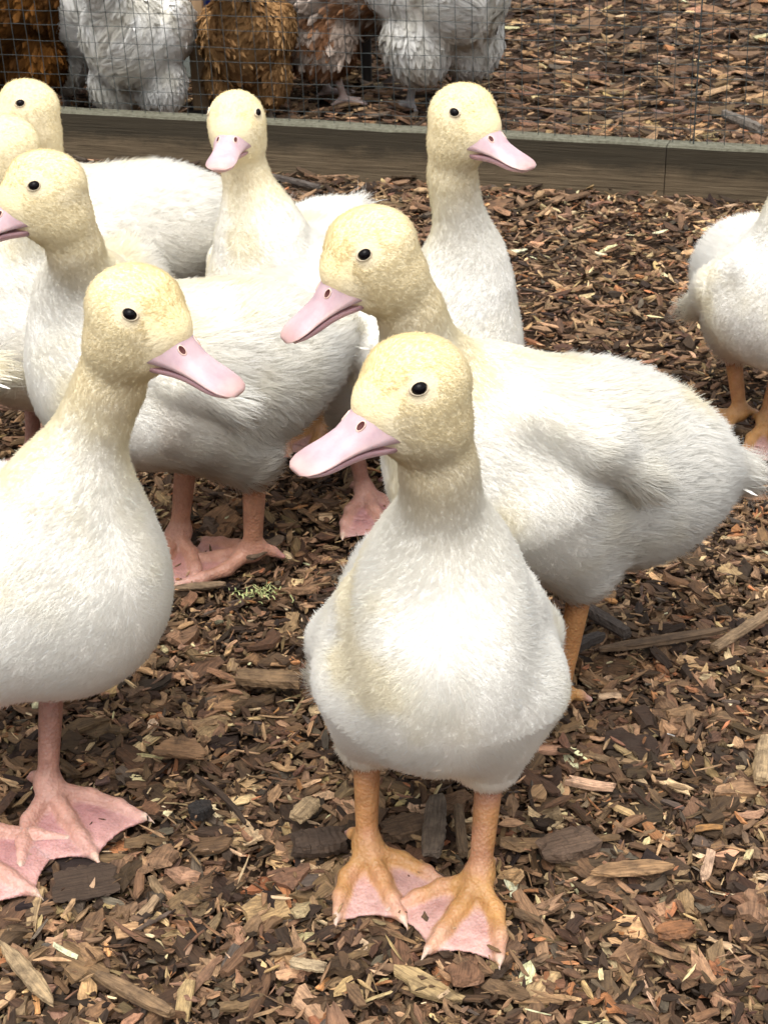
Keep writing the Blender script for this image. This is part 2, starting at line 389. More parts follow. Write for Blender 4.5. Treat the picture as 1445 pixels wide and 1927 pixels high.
    o = link(name, me); tag(o, label, 'bark chips', kind='stuff'); return o
def inside(m):            # the wedge of ground in front of the camera, m metres wider than the view
    return lambda x, y, r: (np.abs(x) < y * .275 + .04 + m)
def soil_patch(x, y):     # trampled fine soil between the birds
    return sstep(1, .35, np.sqrt(((x + .02) / .26) ** 2 + ((y - 1.13) / .17) ** 2))
chips(17000, (-.62, .62), (.42, 1.30), .0148, .48, 11, 'bark_chips', 'brown and tan bark chips scattered round the ducklings in front', lambda x, y, r: inside(.10)(x, y, r) & (r.random(len(x)) > .75 * soil_patch(x, y)), seg=True)
chips(34000, (-.75, .75), (.42, 1.45), .0085, .45, 12, 'small_bark_chips', 'small dark bark chips filling in between the larger ones', inside(.12), flat=.35, zlift=.010, dim=.95)
chips(14000, (-.62, .62), (.42, 1.40), .0085, .5, 17, 'bark_shreds', 'thin pale shreds of split wood lying on top of the chips', inside(.05), flat=.35, zlift=.017, pw=np.array([.05, .12, .18, .2, .2, .15, .06, .03, .01]), slim=.5)
chips(60000, (-.75, .75), (.42, 1.6), .0035, .4, 13, 'bark_crumbs', 'fine crumbs of bark and soil on the ground', inside(.05), flat=.4, zlift=.006, dim=.75)
chips(72000, (-1.2, 1.2), (1.25, 2.75), .0130, .50, 14, 'bark_chips', 'reddish brown bark chips lying up to the low board', inside(.14), flat=.27, zlift=.013, slim=.72)
chips(52000, (-2.1, 2.1), (2.2, 6.0), .026, .5, 15, 'bark_chips', 'greyish bark chips covering the run behind the wire', lambda x, y, r: inside(.2)(x, y, r) & (r.random(len(x)) < np.clip(2.9 / y, .3, 1) ** 1.5), flat=.2, zlift=.016, dim=1.0, yaw_bias=1, pw=np.array([.12, .2, .22, .2, .12, .04, .01, .01, .08]))

chips(900, (-1.2, 1.2), (.45, 3.5), .0042, .45, 19, 'white_specks', 'tiny pale specks of grit and feather among the bark', inside(.05), flat=.4, zlift=.016, pw=np.array([0, 0, 0, 0, 0, 0, 1., 0, 0]), dim=1.35)

# ------------------------------------------------------------------ fence
FA = gnd(160, 308); FB = gnd(1445, 394); FD = nrm(FB - FA); FANG = math.atan2(FD[1], FD[0])
def fence():
    root = empty('wire_fence', (FA[0], FA[1], 0), FANG, 1, 'low weathered board with square wire mesh above it, dividing the two runs', 'fence')
    BH, BT = 0.086, 0.040
    def board(x0, x1, seed):
        nx = int((x1 - x0) / .012); xs = np.linspace(x0, x1, nx)
        r = np.random.default_rng(seed); prof = [(0, -.03), (0, BH * .35), (0, BH * .7), (0, BH - .003), (.003, BH), (BT * .5, BH), (BT - .003, BH), (BT, BH - .003), (BT, -.03)]
        V = []
        for a, x in enumerate(xs):
            for (yy, zz) in prof: V.append((x, yy, zz))
        V = np.array(V); P = V * [1, 1, 1]
        V[:, 1] += (fbm(P, 9, seed) - .5) * .004 + (fbm(P * [3, 1, 30], 4, seed + 1) - .5) * .0015; V[:, 2] += (fbm(P, 16, seed + 3) - .5) * .0035
        m = len(prof); i = (np.arange(nx - 1)[:, None] * m + np.arange(m - 1)[None]).ravel()
        F = np.stack([i, i + m, i + m + 1, i + 1], 1)
        e0 = np.array([[0, 1, 7, 8], [1, 2, 3, 7], [3, 4, 5, 7]]); e1 = (nx - 1) * m + e0[:, ::-1]
        e0 = e0
        me = mesh_from('board', V, np.concatenate([F, e0, e1]), M_BOARD, smooth=False); link('board', me, root)
    jx = float((gnd(1247, 382) - FA) @ FD)
    board(-.75, jx - .0006, 3); board(jx + .0006, 1.9, 8)
    # fixing nails near the joint
    HW, SP = 0.66, 0.0254
    def tube(pts, r, ns=5):
        pts = np.array(pts); t = nrm(np.gradient(pts, axis=0)); a = nrm(np.cross(t, [0.3, 1, .2])); b = np.cross(t, a)
        V = []; 
        for k in range(ns):
            an = 2 * np.pi * k / ns; V.append(pts + r * (math.cos(an) * a + math.sin(an) * b))
        V = np.stack(V, 1).reshape(-1, 3); n = len(pts)
        F = [(i * ns + k, i * ns + (k + 1) % ns, (i + 1) * ns + (k + 1) % ns, (i + 1) * ns + k) for i in range(n - 1) for k in range(ns)]
        return V, np.array(F)
    LEAN = 0.055
    vm = []
    for s in range(5):
        z = np.linspace(-.01, HW, 40); r = np.random.default_rng(40 + s)
        wx = np.cumsum(r.normal(0, .00022, 40)); wy = np.cumsum(r.normal(0, .00035, 40))
        V, F = tube(np.stack([wx - wx[0] - z * LEAN * .55, wy, z], 1), .00060); vm.append(mesh_from('wire', V, F, M_WIRE))
    V, F = tube(np.stack([-(np.linspace(-.01, HW, 12)) * .01, np.zeros(12), np.linspace(-.01, HW, 12)], 1), .0012); thick = mesh_from('wire', V, F, M_WIRE)
    n = int(2.3 / SP)
    off = float((gnd(1290, 383) - FA) @ FD)
    for k in range(n):
        x = -.6 + k * SP * 1.0 + random.uniform(-.0012, .0012)
        w = link('wire', vm[k % 5], root); w.location = (x, BT * .55, BH - .01)
    w = link('wire', thick, root); w.location = (off + .003, BT * .55 - .002, BH - .012)
    for k in range(int(HW / SP)):
        xs = np.linspace(-.64, 1.72, 120); r = np.random.default_rng(90 + k)
        wz = np.interp(xs, np.linspace(-.7, 1.8, 26), np.cumsum(r.normal(0, .0009, 26)) * .6) - .0012 * np.abs(np.sin(xs * math.pi / SP))
        V, F = tube(np.stack([xs, np.full(120, BT * .55 + .001), BH + .011 + k * SP * .97 + wz + xs * .006], 1), .00048)
        link('wire', mesh_from('wire', V, F, M_WIRE), root)
    for x in (-.72, 1.80):                       # posts, outside the picture
        bx_obj('post', (x, .02, .36), (.05, .05, .80), M_DARKWOOD, root, .004)
def bx(c, s):
    c = np.array(c, float); s = np.array(s, float) / 2
    V = np.array([c + s * [a, b, d] for a in (-1, 1) for b in (-1, 1) for d in (-1, 1)])
    return V, np.array([(0, 1, 3, 2), (4, 6, 7, 5), (0, 4, 5, 1), (2, 3, 7, 6), (0, 2, 6, 4), (1, 5, 7, 3)])
def bx_obj(name, c, s, m, parent=None, bev=.003):
    V, F = bx((0, 0, 0), s); me = mesh_from(name, V, F, m, smooth=False); o = link(name, me, parent); o.location = c
    if bev: md = o.modifiers.new('b', 'BEVEL'); md.width = bev; md.segments = 2
    return o
fence()

# ------------------------------------------------------------------ bird helpers
def frame_of(yaw, pitch, roll=0.0):
    """columns forward, left, up; pitch > 0 looks down"""
    cy, sy, cp, sp = math.cos(yaw), math.sin(yaw), math.cos(pitch), math.sin(pitch)
    f = np.array([cy * cp, sy * cp, -sp]); l = np.array([-sy, cy, 0.0]); u = np.cross(f, l)
    l2 = l * math.cos(roll) + u * math.sin(roll); u2 = np.cross(f, l2); return np.stack([f, l2, u2], 1)

def loft(rings, closed_ends=True):
    n = len(rings); m = len(rings[0]); V = np.array(rings).reshape(-1, 3)
    F = [(i * m + k, (i + 1) * m + k, (i + 1) * m + (k + 1) % m, i * m + (k + 1) % m) for i in range(n - 1) for k in range(m)]
    c0 = len(V); V = np.vstack([V, np.mean(rings[0], 0), np.mean(rings[-1], 0)])
    T = [(c0, k, (k + 1) % m) for k in range(m)] + [(c0 + 1, (n - 1) * m + (k + 1) % m, (n - 1) * m + k) for k in range(m)]
    return V, [np.array(F), np.array(T)]

# bill stations: x, top z, bottom z, half width (head space, metres)
BILL = np.array([[.006, .0175, -.0125, .0165], [.014, .0160, -.0132, .0172], [.0205, .0132, -.0134, .0164], [.027, .0072, -.0134, .0146],
                 [.034, .0006, -.0136, .0130], [.042, -.0046, -.0141, .0122], [.051, -.0082, -.0149, .0126], [.059, -.0106, -.0160, .0131],
                 [.0655, -.0124, -.0170, .0122], [.0703, -.0142, -.0179, .0094], [.0728, -.0160, -.0185, .0050]])
BILL[:, 0] = np.where(BILL[:, 0] > .0205, .0205 + (BILL[:, 0] - .0205) * .93, BILL[:, 0])
def bill_at(x):
    return [np.interp(x, BILL[:, 0], BILL[:, k]) for k in (1, 2, 3)]
def bill_top(x, y):
    zt, zb, hw = bill_at(x); c = min(1, (abs(y) / hw)) ** 1.25; q = math.sqrt(max(0, 1 - c * c)); a = math.atan2(q, c)
    return zb + .0012 + (zt - zb - .0012) * q ** 1.05 * (1 - .10 * math.cos(2 * a) * (x < .04))
def build_bill(parent, H, M, rosy=0.0):
    xs = np.concatenate([np.linspace(.006, .0622, 24), [.0648, .0667, .0680, .0689]])
    R = []; C = []
    pink = np.array([.56, .41, .435]); warm = np.array([.58, .39, .365]); rim = np.array([.68, .50, .45])
    for x in xs:
        zt, zb, hw = bill_at(x); ring = []
        for k in range(32):
            a = 2 * np.pi * k / 32; c, s = math.cos(a), math.sin(a)
            y = hw * np.sign(c) * abs(c) ** .80
            if s >= 0: z = zb + .0012 + (zt - zb - .0012) * abs(s) ** 1.05 * (1 - .10 * math.cos(2 * a) * (x < .04))
            else: z = zb + .0012 - .0012 * abs(s)
            if s >= 0 and s < .35: y *= 1 + .045 * math.cos(s / .35 * 1.57)
            ring.append((x, y, z))
            t = sstep(.055, .068, x); cc = pink * (1 - t) + warm * t
            e = sstep(.38, .08, s) * (s > -.2) * sstep(.022, .042, x); cc = cc * (1 - .8 * e) + rim * .8 * e
            tb = sstep(.030, .019, x) * .5; cc = cc * (1 - tb) + warm * tb
            C.append(cc)
        R.append(ring)
    V, F = loft(R); C = np.array(C + [pink, warm])
    V2 = H + V @ M.T
    b = link('bill', mesh_from('bill', V2, F, M_BILL, col=C), parent)
    # lower half
    R = []; 
    for x in np.linspace(.004, .0645, 18):
        zt, zb, hw = bill_at(x); hw *= .87 * (1 if x < .056 else 1 - ((x - .056) / .012) ** 2 * .45); g = .0011 + .0020 * sstep(.040, .014, x)
        th = .0045 * sstep(.069, .048, x) + .0022; ring = []
        for k in range(20):
            a = 2 * np.pi * k / 20; ring.append((x, hw * math.cos(a), zb - g - (th * .0 if math.sin(a) > 0 else th * abs(math.sin(a)))))
        R.append(ring)
    V, F = loft(R); t = sstep(.055, .070, V[:, 0]); C = mix(np.array([.62, .38, .40]), rim, t)
    dk = sstep(.027, .013, V[:, 0]); C = mix(C, np.array([.07, .025, .022]), dk)
    link('lower_bill', mesh_from('lower_bill', H + V @ M.T, F, M_BILL, col=C), b)
    for s in (-1, 1):
        x = .0345; y = s * .0076; z = bill_top(x, y); n = nrm(np.array([bill_top(x - .002, y) - bill_top(x + .002, y), 0.004 * 0, .004]) + np.array([0, (bill_top(x, y - .001) - bill_top(x, y + .001)) * 2, 0]))
        c = np.array([x, y, z]); t1 = nrm(np.cross([0, 1, 0], n)); t2 = np.cross(n, t1)
        R = []
        for (rr, hh) in ((.0031, -.0005), (.0026, .0004), (.0021, .0006), (.0018, .0002)):
            R.append([c + t1 * rr * 1.25 * math.cos(a) + t2 * rr * .72 * math.sin(a) + n * hh for a in np.linspace(0, 2 * np.pi, 16, endpoint=False)])
        V, F = loft(R); fm = np.zeros(len(F[0]) + len(F[1]), int); fm[-16:] = 1; fm[32:48] = 1
        link('nostril', mesh_from('nostril', H + V @ M.T, F, [M_RIM, M_NOSE], fmat=fm), b)
    return b

def ball(c, r, M=None, n=14):
    R = []
    for i in range(1, n):
        th = np.pi * i / n; R.append([np.array([math.cos(th) * r[0], math.sin(th) * r[1] * math.cos(a), math.sin(th) * r[2] * math.sin(a)]) for a in np.linspace(0, 2 * np.pi, 2 * n, endpoint=False)])
    V, F = loft(R); V[-2] = (r[0], 0, 0); V[-1] = (-r[0], 0, 0)
    if M is not None: V = V @ np.asarray(M).T
    return V + np.asarray(c), [f[:, ::-1] for f in F]

def build_eye(parent, f, H, M, ex, ez, rad, lid=True):
    out = []
    for s in (-1, 1):
        ts = np.linspace(.05, 0, 400); P = H + (np.stack([np.full(400, ex), s * ts, np.full(400, ez)], 1)) @ M.T
        d = f(P); i = int(np.argmax(d < 0)); p = P[i]; n = grad(f, p[None])[0]
        c = p - n * rad * .30
        fx = nrm(M[:, 0] - n * (M[:, 0] @ n)); up = np.cross(n, fx); B = np.stack([n, fx, up], 1)
        V, F = ball(c, (rad, rad * 1.08, rad * .96), B); e = link('eye', mesh_from('eye', V, F, M_EYE), parent)
        if lid:
            R = []
            for (q, hh) in ((1.16, -.10), (1.12, .22), (1.04, .34), (.97, .32), (.93, .10)):
                R.append([c + n * (rad * (hh + .22)) + fx * rad * q * 1.22 * math.cos(a) * (1 + .07 * math.cos(a)) + up * rad * q * math.sin(a) * .88 for a in np.linspace(0, 2 * np.pi, 24, endpoint=False)])
            V, F = loft(R); link('eyelid', mesh_from('eyelid', V, F[0], M_LID), e)
        out.append(c)
    return out

def leg_mesh(A, hock, thigh, yaw, L, k=1.0, palette='orange', h=.00125, spread=.64):
    """shank, three webbed toes, claws and hind toe as one surface; A = ankle"""
    A = np.array(A, float); hock = np.array(hock, float); thigh = np.array(thigh, float)
    f = np.array([math.cos(yaw), math.sin(yaw), 0]); l = np.array([-math.sin(yaw), math.cos(yaw), 0]); up = np.array([0, 0, 1.0])
    zb = .0075
    def pt(ang, dist, z): return np.array([A[0], A[1], 0]) + (f * math.cos(ang) + l * math.sin(ang)) * dist + up * z
    B = pt(0, .004, A[2] - .002)
    toes = []
    for ang, am, q in ((0, 0, 1.0), (spread, spread * 1.3, .97), (-spread, -spread * 1.3, .93)):
        toes.append((B, pt(am, L * .40 * (1 if ang else 1.05), zb + .0065), pt(ang * .98 + (am - ang) * .5, L * q * .72, zb + .0035), pt(ang, L * q, zb + .0012)))
    def ftoes(P):
        d = None
        for t in toes:
            for i, (ra, rb) in enumerate(((.0062, .0048), (.0050, .0042), (.0043, .0030))):
                x = cap(P, t[i], t[i + 1], ra * k, rb * k); d = x if d is None else smin(d, x, .004)
        return d
    def fweb(P):
        d = None
        for s in (1, 2):
            a, b = toes[0], toes[s]
            for (p, q, r_) in ((a[0], a[1], b[1]), (a[1], a[2], b[1]), (b[1], a[2], b[2]), (a[2], a[3], b[2]), (b[2], a[3], b[3])):
                dn = np.array([0, 0, -.0016]); x = tri(P, p + dn, q + dn, r_ + dn) - .0010; d = x if d is None else smin(d, x, .002)
        for s in (1, 2):
            m = (toes[0][3] + toes[s][3]) / 2; o = nrm(m - np.array([A[0], A[1], m[2]])); w = np.linalg.norm(toes[0][3] - toes[s][3])
            R_ = w * 1.25; c = m + o * (R_ - w * .07); x = R_ - np.linalg.norm(P[:, :2] - c[:2], axis=1); d = np.maximum(d, x.astype(d.dtype))
        return d
    hind = (A + np.array([0, 0, .004]) - f * .004, A - f * .016 - l * .003 + up * -.003, A - f * .024 - l * .004 - up * .008)
    def fsh(P):
        d = cap(P, hock, A, .0088 * k, .0066 * k); d = smin(d, cap(P, thigh, hock, .0135 * k, .0105 * k), .006)
        d = smin(d, ell(P, hock, np.array([.0115, .0105, .0125]) * k), .005); d = smin(d, ell(P, A, np.array([.0095, .0092, .0085]) * k), .006)
        d = smin(d, cap(P, hind[0], hind[1], .0045 * k, .0036 * k), .004); return smin(d, cap(P, hind[1], hind[2], .0036 * k, .002 * k), .003)
    def fclaw(P):
        d = None
        for t in toes:
            dr = nrm(t[3] - t[2]); x = cap(P, t[3] + dr * .001 + up * .001, t[3] + dr * .0085 - up * .0010, .0023, .0007); d = x if d is None else np.minimum(d, x)
        return d
    def fn(P):
        d = smin(ftoes(P), fsh(P), .005); d = smin(d, fweb(P), .0035); return smin(d, fclaw(P), .0010)
    pts = np.array([q for t in toes for q in t] + [hock, thigh, hind[2]]); lo = pts.min(0) - .016; hi = pts.max(0) + .016; lo[2] = max(lo[2], zb - .008)
    # two boxes keep the grid small: foot and shank share one field
    V, Q = surface(fn, lo, hi, h)
    P = V; dt = ftoes(P); dw = fweb(P); dc = fclaw(P); ds = fsh(P)
    if palette == 'orange': toe, web, shank, hk = [.45, .245, .088], [.47, .295, .27], [.42, .215, .085], [.30, .145, .085]
    elif palette == 'pink': toe, web, shank, hk = [.47, .265, .21], [.42, .22, .22], [.34, .18, .135], [.27, .135, .11]
    else: toe, web, shank, hk = [.45, .24, .17], [.42, .22, .20], [.39, .20, .125], [.40, .20, .10]
    wf = sstep(.0002, .0030, dt) * sstep(.014, .026, np.linalg.norm(P[:, :2] - A[:2], axis=1)); col = mix(toe, web, wf)
    tip = sstep(L * .55, L * .9, np.linalg.norm(P[:, :2] - A[:2], axis=1)); col = mix(col, np.array([.66, .42, .38]), tip * .45)
    zs = sstep(A[2] + .002, A[2] + .016, P[:, 2]); col = mix(col, np.array(shank), zs)
    hs = sstep(hock[2] - .026, hock[2] - .002, P[:, 2]); col = mix(col, np.array(hk), hs * .8)
    n1 = fbm(P, 90, 4); col = col * (0.80 + .36 * n1)[:, None]
    col = mix(col, np.array([.56, .42, .34]), sstep(.0010, -.0002, dc))
    if palette == 'orange': col = mix(col, np.array([.55, .30, .26]), sstep(.52, .72, fbm(P, 45, 12)) * .25)
    return V, Q, np.clip(col, .02, .9)

def make_strands(name, parent, V, Q, f, n, dirf, lenf, colf, skip, seed, rad=.00015, clump=.0032, m=None, liftf=None, npts=4, clumpw=.30):
    r = np.random.default_rng(seed)
    a, b, c, d = V[Q[:, 0]], V[Q[:, 1]], V[Q[:, 2]], V[Q[:, 3]]
    ar = np.linalg.norm(np.cross(c - a, d - b), axis=1); i = r.choice(len(Q), n, p=ar / ar.sum())
    u, w = r.random((n, 1)), r.random((n, 1))
    P = (a[i] * (1 - u) + b[i] * u) * (1 - w) + (d[i] * (1 - u) + c[i] * u) * w
    k = ~skip(P); P = P[k]; n = len(P)
    N = grad(f, P); P = P - N * .0006
    D = dirf(P, N); D = D - N * (D * N).sum(1, keepdims=True); D = nrm(D)
    Ln0 = lenf(P, N); D = nrm(D + r.normal(0, 1, (n, 3)) * np.where(Ln0 < .0041, .05, .15)[:, None])
    Ln = Ln0 * r.uniform(.65, 1.25, n); lift = liftf(P, N) if liftf else np.full(n, .5)
    dirv = nrm(D * (1 - lift)[:, None] + N * lift[:, None])
    tip = P + dirv * Ln[:, None] + r.normal(0, .10, (n, 3)) * Ln[:, None]
    # clumping: strands of a cell lean to the cell's mean tip
    cs = clump * np.where(Ln0 > .0085, 1.5, 1.0)[:, None]; cell = np.floor((P + (vnoise(P, 150, 3)[:, None] - .5) * .004) / cs).astype(np.int64)
    key = (cell[:, 0] * 73856093) ^ (cell[:, 1] * 19349663) ^ (cell[:, 2] * 83492791)
    _, inv = np.unique(key, return_inverse=True); cnt = np.bincount(inv)
    mt = np.stack([np.bincount(inv, tip[:, q]) for q in range(3)], 1) / cnt[:, None]
    ov = r.normal(0, 1, (len(cnt), 3)) * .14; mt = mt[inv] + ov[inv] * Ln[:, None]
    cw = clumpw * np.clip((Ln / .008 - .45) / .55, 0, 1.4)[:, None]
    tip = tip * (1 - cw) + mt * cw
    pts = np.empty((n, npts, 3)); t = np.linspace(0, 1, npts)
    mid = P + nrm(N * .55 + dirv) * (Ln * .5)[:, None]
    for q in range(npts): s = t[q]; pts[:, q] = P * (1 - s) ** 2 + mid * 2 * s * (1 - s) + tip * s * s
    rr = np.empty((n, npts)); 
    for q in range(npts): rr[:, q] = rad * (1.0, .95, .7, .25)[int(round(t[q] * 3))] * 1.0
    rr *= r.uniform(.7, 1.3, (n, 1)) * np.where(Ln0 < .0045, .72, 1.0)[:, None]; big = (r.random(n) < .05) & (Ln0 > .0043); rr[big] *= 1.9
    hc = bpy.data.hair_curves.new(name); hc.add_curves([npts] * n)
    hc.attributes['position'].data.foreach_set('vector', pts.astype(np.float32).ravel())
    ra = hc.attributes.get('radius') or hc.attributes.new('radius', 'FLOAT', 'POINT'); ra.data.foreach_set('value', rr.astype(np.float32).ravel())
    C = np.ones((n, 4), np.float32); C[:, :3] = np.clip(colf(P, N) * r.uniform(.97, 1.03, (n, 1)) * np.where(big, 1.07, 1)[:, None], 0, .97)
    at_ = hc.attributes.new('col', 'FLOAT_COLOR', 'CURVE'); at_.data.foreach_set('color', C.ravel())
    sn = hc.attributes.new('sn', 'FLOAT_VECTOR', 'CURVE'); sn.data.foreach_set('vector', N.astype(np.float32).ravel())
    hc.materials.append(m or M_DOWN)
    o = bpy.data.objects.new(name, hc); COL.objects.link(o); o.parent = parent; return o

WHITE = np.array([.95, .93, .88]); CREAM = np.array([.92, .865, .71]); YELLOW = np.array([.875, .765, .485]); GOLD = np.array([.86, .69, .33]); BUFF = np.array([.76, .64, .40])

def feather(name, parent, b, d, L, w, up, rf):
    s_ = nrm(np.cross(up, d)); u = np.cross(d, s_); V = []
    for t in np.linspace(0, 1, 7):
        ww = w / 2 * (math.sin(min(1, t * 2.2) * math.pi / 2) * (1 - t ** 3.5) + .04); c = b + d * L * t - u * L * .18 * t * t
        for q, h_ in ((-1, -.12), (0, .12), (1, -.12)): V.append(c + s_ * ww * q + u * ww * h_ * 1.5 + (rf.normal(0, .0003, 3) if q else 0))
    V = np.array(V); F = np.array([(i * 3 + k, i * 3 + k + 1, i * 3 + k + 4, i * 3 + k + 3) for i in range(6) for k in (0, 1)])
    link(name, mesh_from(name, V, F, M_FEATH), parent)

def duckling(label, group, pos, heading, head, hyaw, hpitch, feet, hroll=0.0, s=1.0, n=60000, h=.0038, palette='orange', seed=1, lean=0.0, wing=1.0, dirt=0.3, hyel=1.0, up=0.0, spread=.64, nb=-.012, sway=0.0, nx=0.0, wz=.030, wy=1.0, fl=1.0, tl=1.0, lk=1.0, hump=0.0, cleft=0):
    """pos: ground point below the body, heading in degrees; head: world position of the head's centre;
    feet: [(ankle world xy, mid toe direction in degrees, length)] for the left and right foot"""
    hd = math.radians(heading); root = empty('duckling', (pos[0], pos[1], 0), hd, s, label, 'duckling', group)
    Rw = np.array([[math.cos(hd), -math.sin(hd), 0], [math.sin(hd), math.cos(hd), 0], [0, 0, 1]]); p0 = np.array([pos[0], pos[1], 0])
    loc = lambda w: (np.asarray(w, float) - p0) @ Rw / s
    H = loc(head); M = frame_of(math.radians(hyaw) - hd, math.radians(hpitch), math.radians(hroll))
    F_, Lf, U_ = M[:, 0], M[:, 1], M[:, 2]
    cl, sl = math.cos(lean), math.sin(lean)
    def T(x, y, z): return (x * cl - (z - .15) * sl * .5, y * wy, z + x * sl + up)   # lean lifts the breast, drops the tail
    e = lambda c, r, k, M_=None: ('e', (T(*c), r) + ((M_,) if M_ is not None else ()), k)
    N0 = np.array(T(.050 + nx, sway, .245 + nb)); hb = H - U_ * .026 - F_ * .008
    c1 = N0 + np.array([.006, 0, .030]); c2 = hb - U_ * .030 - F_ * .004
    bz = [(1 - t) ** 3 * N0 + 3 * (1 - t) ** 2 * t * c1 + 3 * (1 - t) * t * t * c2 + t ** 3 * hb for t in np.linspace(0, 1, 7)]
    nr = [.031, .0240, .0195, .0175, .0165, .0165, .0178]
    prims = [e((-.005, 0, .150), (.086, .068 * wy, .065), .03), e((.034, 0, .160), (.060, .056 * wy, .064), .03), e((.044, sway * .5, .215 + nb * .8), (.038, .031, .046), .045),
             e((-.078 * tl, 0, .158), (.078 * tl, .055 * wy, .054), .035), ('c', (T(-.115 * tl, 0, .172), T(-.178 * tl, 0, .186), .036, .013), .035)]
    for i in range(6): prims.append(('c', (bz[i], bz[i + 1], nr[i], nr[i + 1]), .030 if i < 2 else .012))
    if cleft:
        prims.pop(1)
        for q_ in (-1, 1): prims.insert(1, e((.036, q_ * .019, .156), (.058, .041 * wy, .062), .010))
    if hump: prims += [e((-.022, 0, .188), (.062, .046, .018 + hump), .04), e((-.085, 0, .172), (.050, .050, .030 + hump), .04)]
    legs = []
    for sgn, ft in zip((1, -1), feet):
        A = loc((ft[0][0], ft[0][1], 0)); A[2] = .0235 / s; yaw = math.radians(ft[1]) - hd
        hip = np.array([A[0] * .35 + .004, sgn * .040, .118 + up]); 
        hock = np.array([A[0] - .016 + (hip[0] - A[0]) * .25, A[1] * .55 + hip[1] * .45, .082 + up * .8]); legs.append((A, hock, hip, yaw, ft[2]))
        prims.append(('c', ((hip[0] + .01, hip[1] * .85, .145 + up), tuple(hock + [0.004, 0, .010]), .040, .0185), .022))
    for sgn in (1, -1):
        prims.append(('c', (T(.030, sgn * .048, .185 + wz * .3), T(-.010, sgn * (.060 + .006 * wing), .158 + wz * .7), .016, .0165), .014))
        prims.append(('c', (T(-.010, sgn * (.060 + .006 * wing), .158 + wz * .7), T(-.048 + wz * .1, sgn * (.061 + .012 * wing), .130 + wz), .0160, .0085), .009))
    E_ = lambda c, r, k: ('e', (H + M @ np.array(c), r, M), k)
    prims += [E_((-.003, 0, .0045), (.0268, .0240, .0248), .014), E_((.002, 0, -.0100), (.0240, .0232, .0205), .010),
              ('c', (H + M @ np.array([.006, 0, .006]), H + M @ np.array([.0185, 0, .0015]), .0200, .0135), .014),
              E_((-.006, 0, -.018), (.018, .019, .014), .012)]
    f = lambda P: field(P, prims)
    pts = np.array([q for q in bz] + [H]); lo = np.minimum(pts.min(0) - .05, [-.21, -.105, .065]); hi = np.maximum(pts.max(0) + .045, [.115, .105, .28])
    V, Q = surface(f, lo, hi, h); g = f(V); V = V - grad(f, V) * g[:, None] * .9
    eyes_c = []
    tipw = H + M @ np.array([.05, 0, -.01])
    def colf(P, N=None):
        q = (P - H) @ M; dh = np.linalg.norm(q / [1, 1, 1.05], axis=1)
        hw = sstep(.080, .022, dh)
        # along the neck: 0 at the body, 1 at the head
        up = sstep(N0[2] - .035, H[2] - .015, P[:, 2]) * sstep(-.06, .0, P[:, 0])
        c = np.broadcast_to(WHITE, P.shape)
        nz = fbm(P, 22, seed); n2 = fbm(P, 70, seed + 9)
        back = sstep(.0, -.04, P[:, 0] - N0[0] - (P[:, 2] - N0[2]) * .35)          # nape side of the neck
        c = mix(c, CREAM, np.clip(up * (.35 + .5 * back) + sstep(.44, .72, nz) * .50 + .05, 0, 1))
        c = mix(c, YELLOW, sstep(.60, .76, nz) * .35 * sstep(.11, .17, P[:, 2]))
        c = mix(c, YELLOW, np.clip(up ** 1.8 * (.16 + .50 * back), 0, .8))
        hc = mix(YELLOW, GOLD, sstep(.004, .034, q[:, 2] + q[:, 0] * .6 + (n2 - .5) * .008) * .6)
        hc = mix(hc, BUFF, sstep(.008, -.012, q[:, 2] + (n2 - .5) * .02) * .45 * (.6 + .5 * n2))
        hc = mix(hc, np.array([.78, .70, .52]), sstep(.50, .66, vnoise(P, 60, seed + 3)) * .35 * sstep(.012, .0, q[:, 2]))
        hc = hc * (1, .985 + .0 * hyel, 1)
        c = mix(c, hc, hw * (.55 + .4 * hyel))
        for ec in eyes_c: c = mix(c, np.array([.62, .53, .42]), sstep(.0105, .0045, np.linalg.norm(P - ec, axis=1)) * .5)
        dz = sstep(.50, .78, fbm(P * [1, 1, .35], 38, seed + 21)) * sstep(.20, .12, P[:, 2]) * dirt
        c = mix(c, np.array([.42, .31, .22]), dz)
        c = mix(c, np.array([.50, .40, .29]), sstep(.125, .085, P[:, 2] + (n2 - .5) * .03) * .5 * (dirt + .3))  # belly browner towards the bottom: some dirt, plus underside shade painted into the colour
        return c
    eyes_c += build_eye(root, f, H, M, .0085, .0150, .0035)
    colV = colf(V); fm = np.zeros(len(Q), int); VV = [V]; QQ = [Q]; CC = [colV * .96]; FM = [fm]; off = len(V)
    for (A, hock, hip, yaw, L) in legs:
        v, q, c = leg_mesh(A, hock, hip, yaw, L / s, lk, palette, .0014 if h < .0042 else .0020, spread)
        VV.append(v); QQ.append(q + off); CC.append(c); FM.append(np.ones(len(q), int)); off += len(v)
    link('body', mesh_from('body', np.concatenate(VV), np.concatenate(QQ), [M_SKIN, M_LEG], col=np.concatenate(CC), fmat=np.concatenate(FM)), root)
    build_bill(root, H, M)
    tail = np.array(T(-.175 * tl, 0, .186)); wt = [np.array(T(-.050 + wz * .1, sg * (.062 + .012 * wing), .129 + wz)) for sg in (1, -1)]
    def skip(P):
        q = (P - H) @ M
        zt = np.interp(q[:, 0], BILL[:, 0], BILL[:, 1]); hw = np.interp(q[:, 0], BILL[:, 0], BILL[:, 3])
        inb = (q[:, 0] > .0150) & (q[:, 2] < zt + .0012) & (q[:, 2] > -.0185) & (np.abs(q[:, 1]) < hw + .0012)
        k = inb
        for ec in eyes_c: k |= np.linalg.norm(P - ec, axis=1) < .0046
        return k
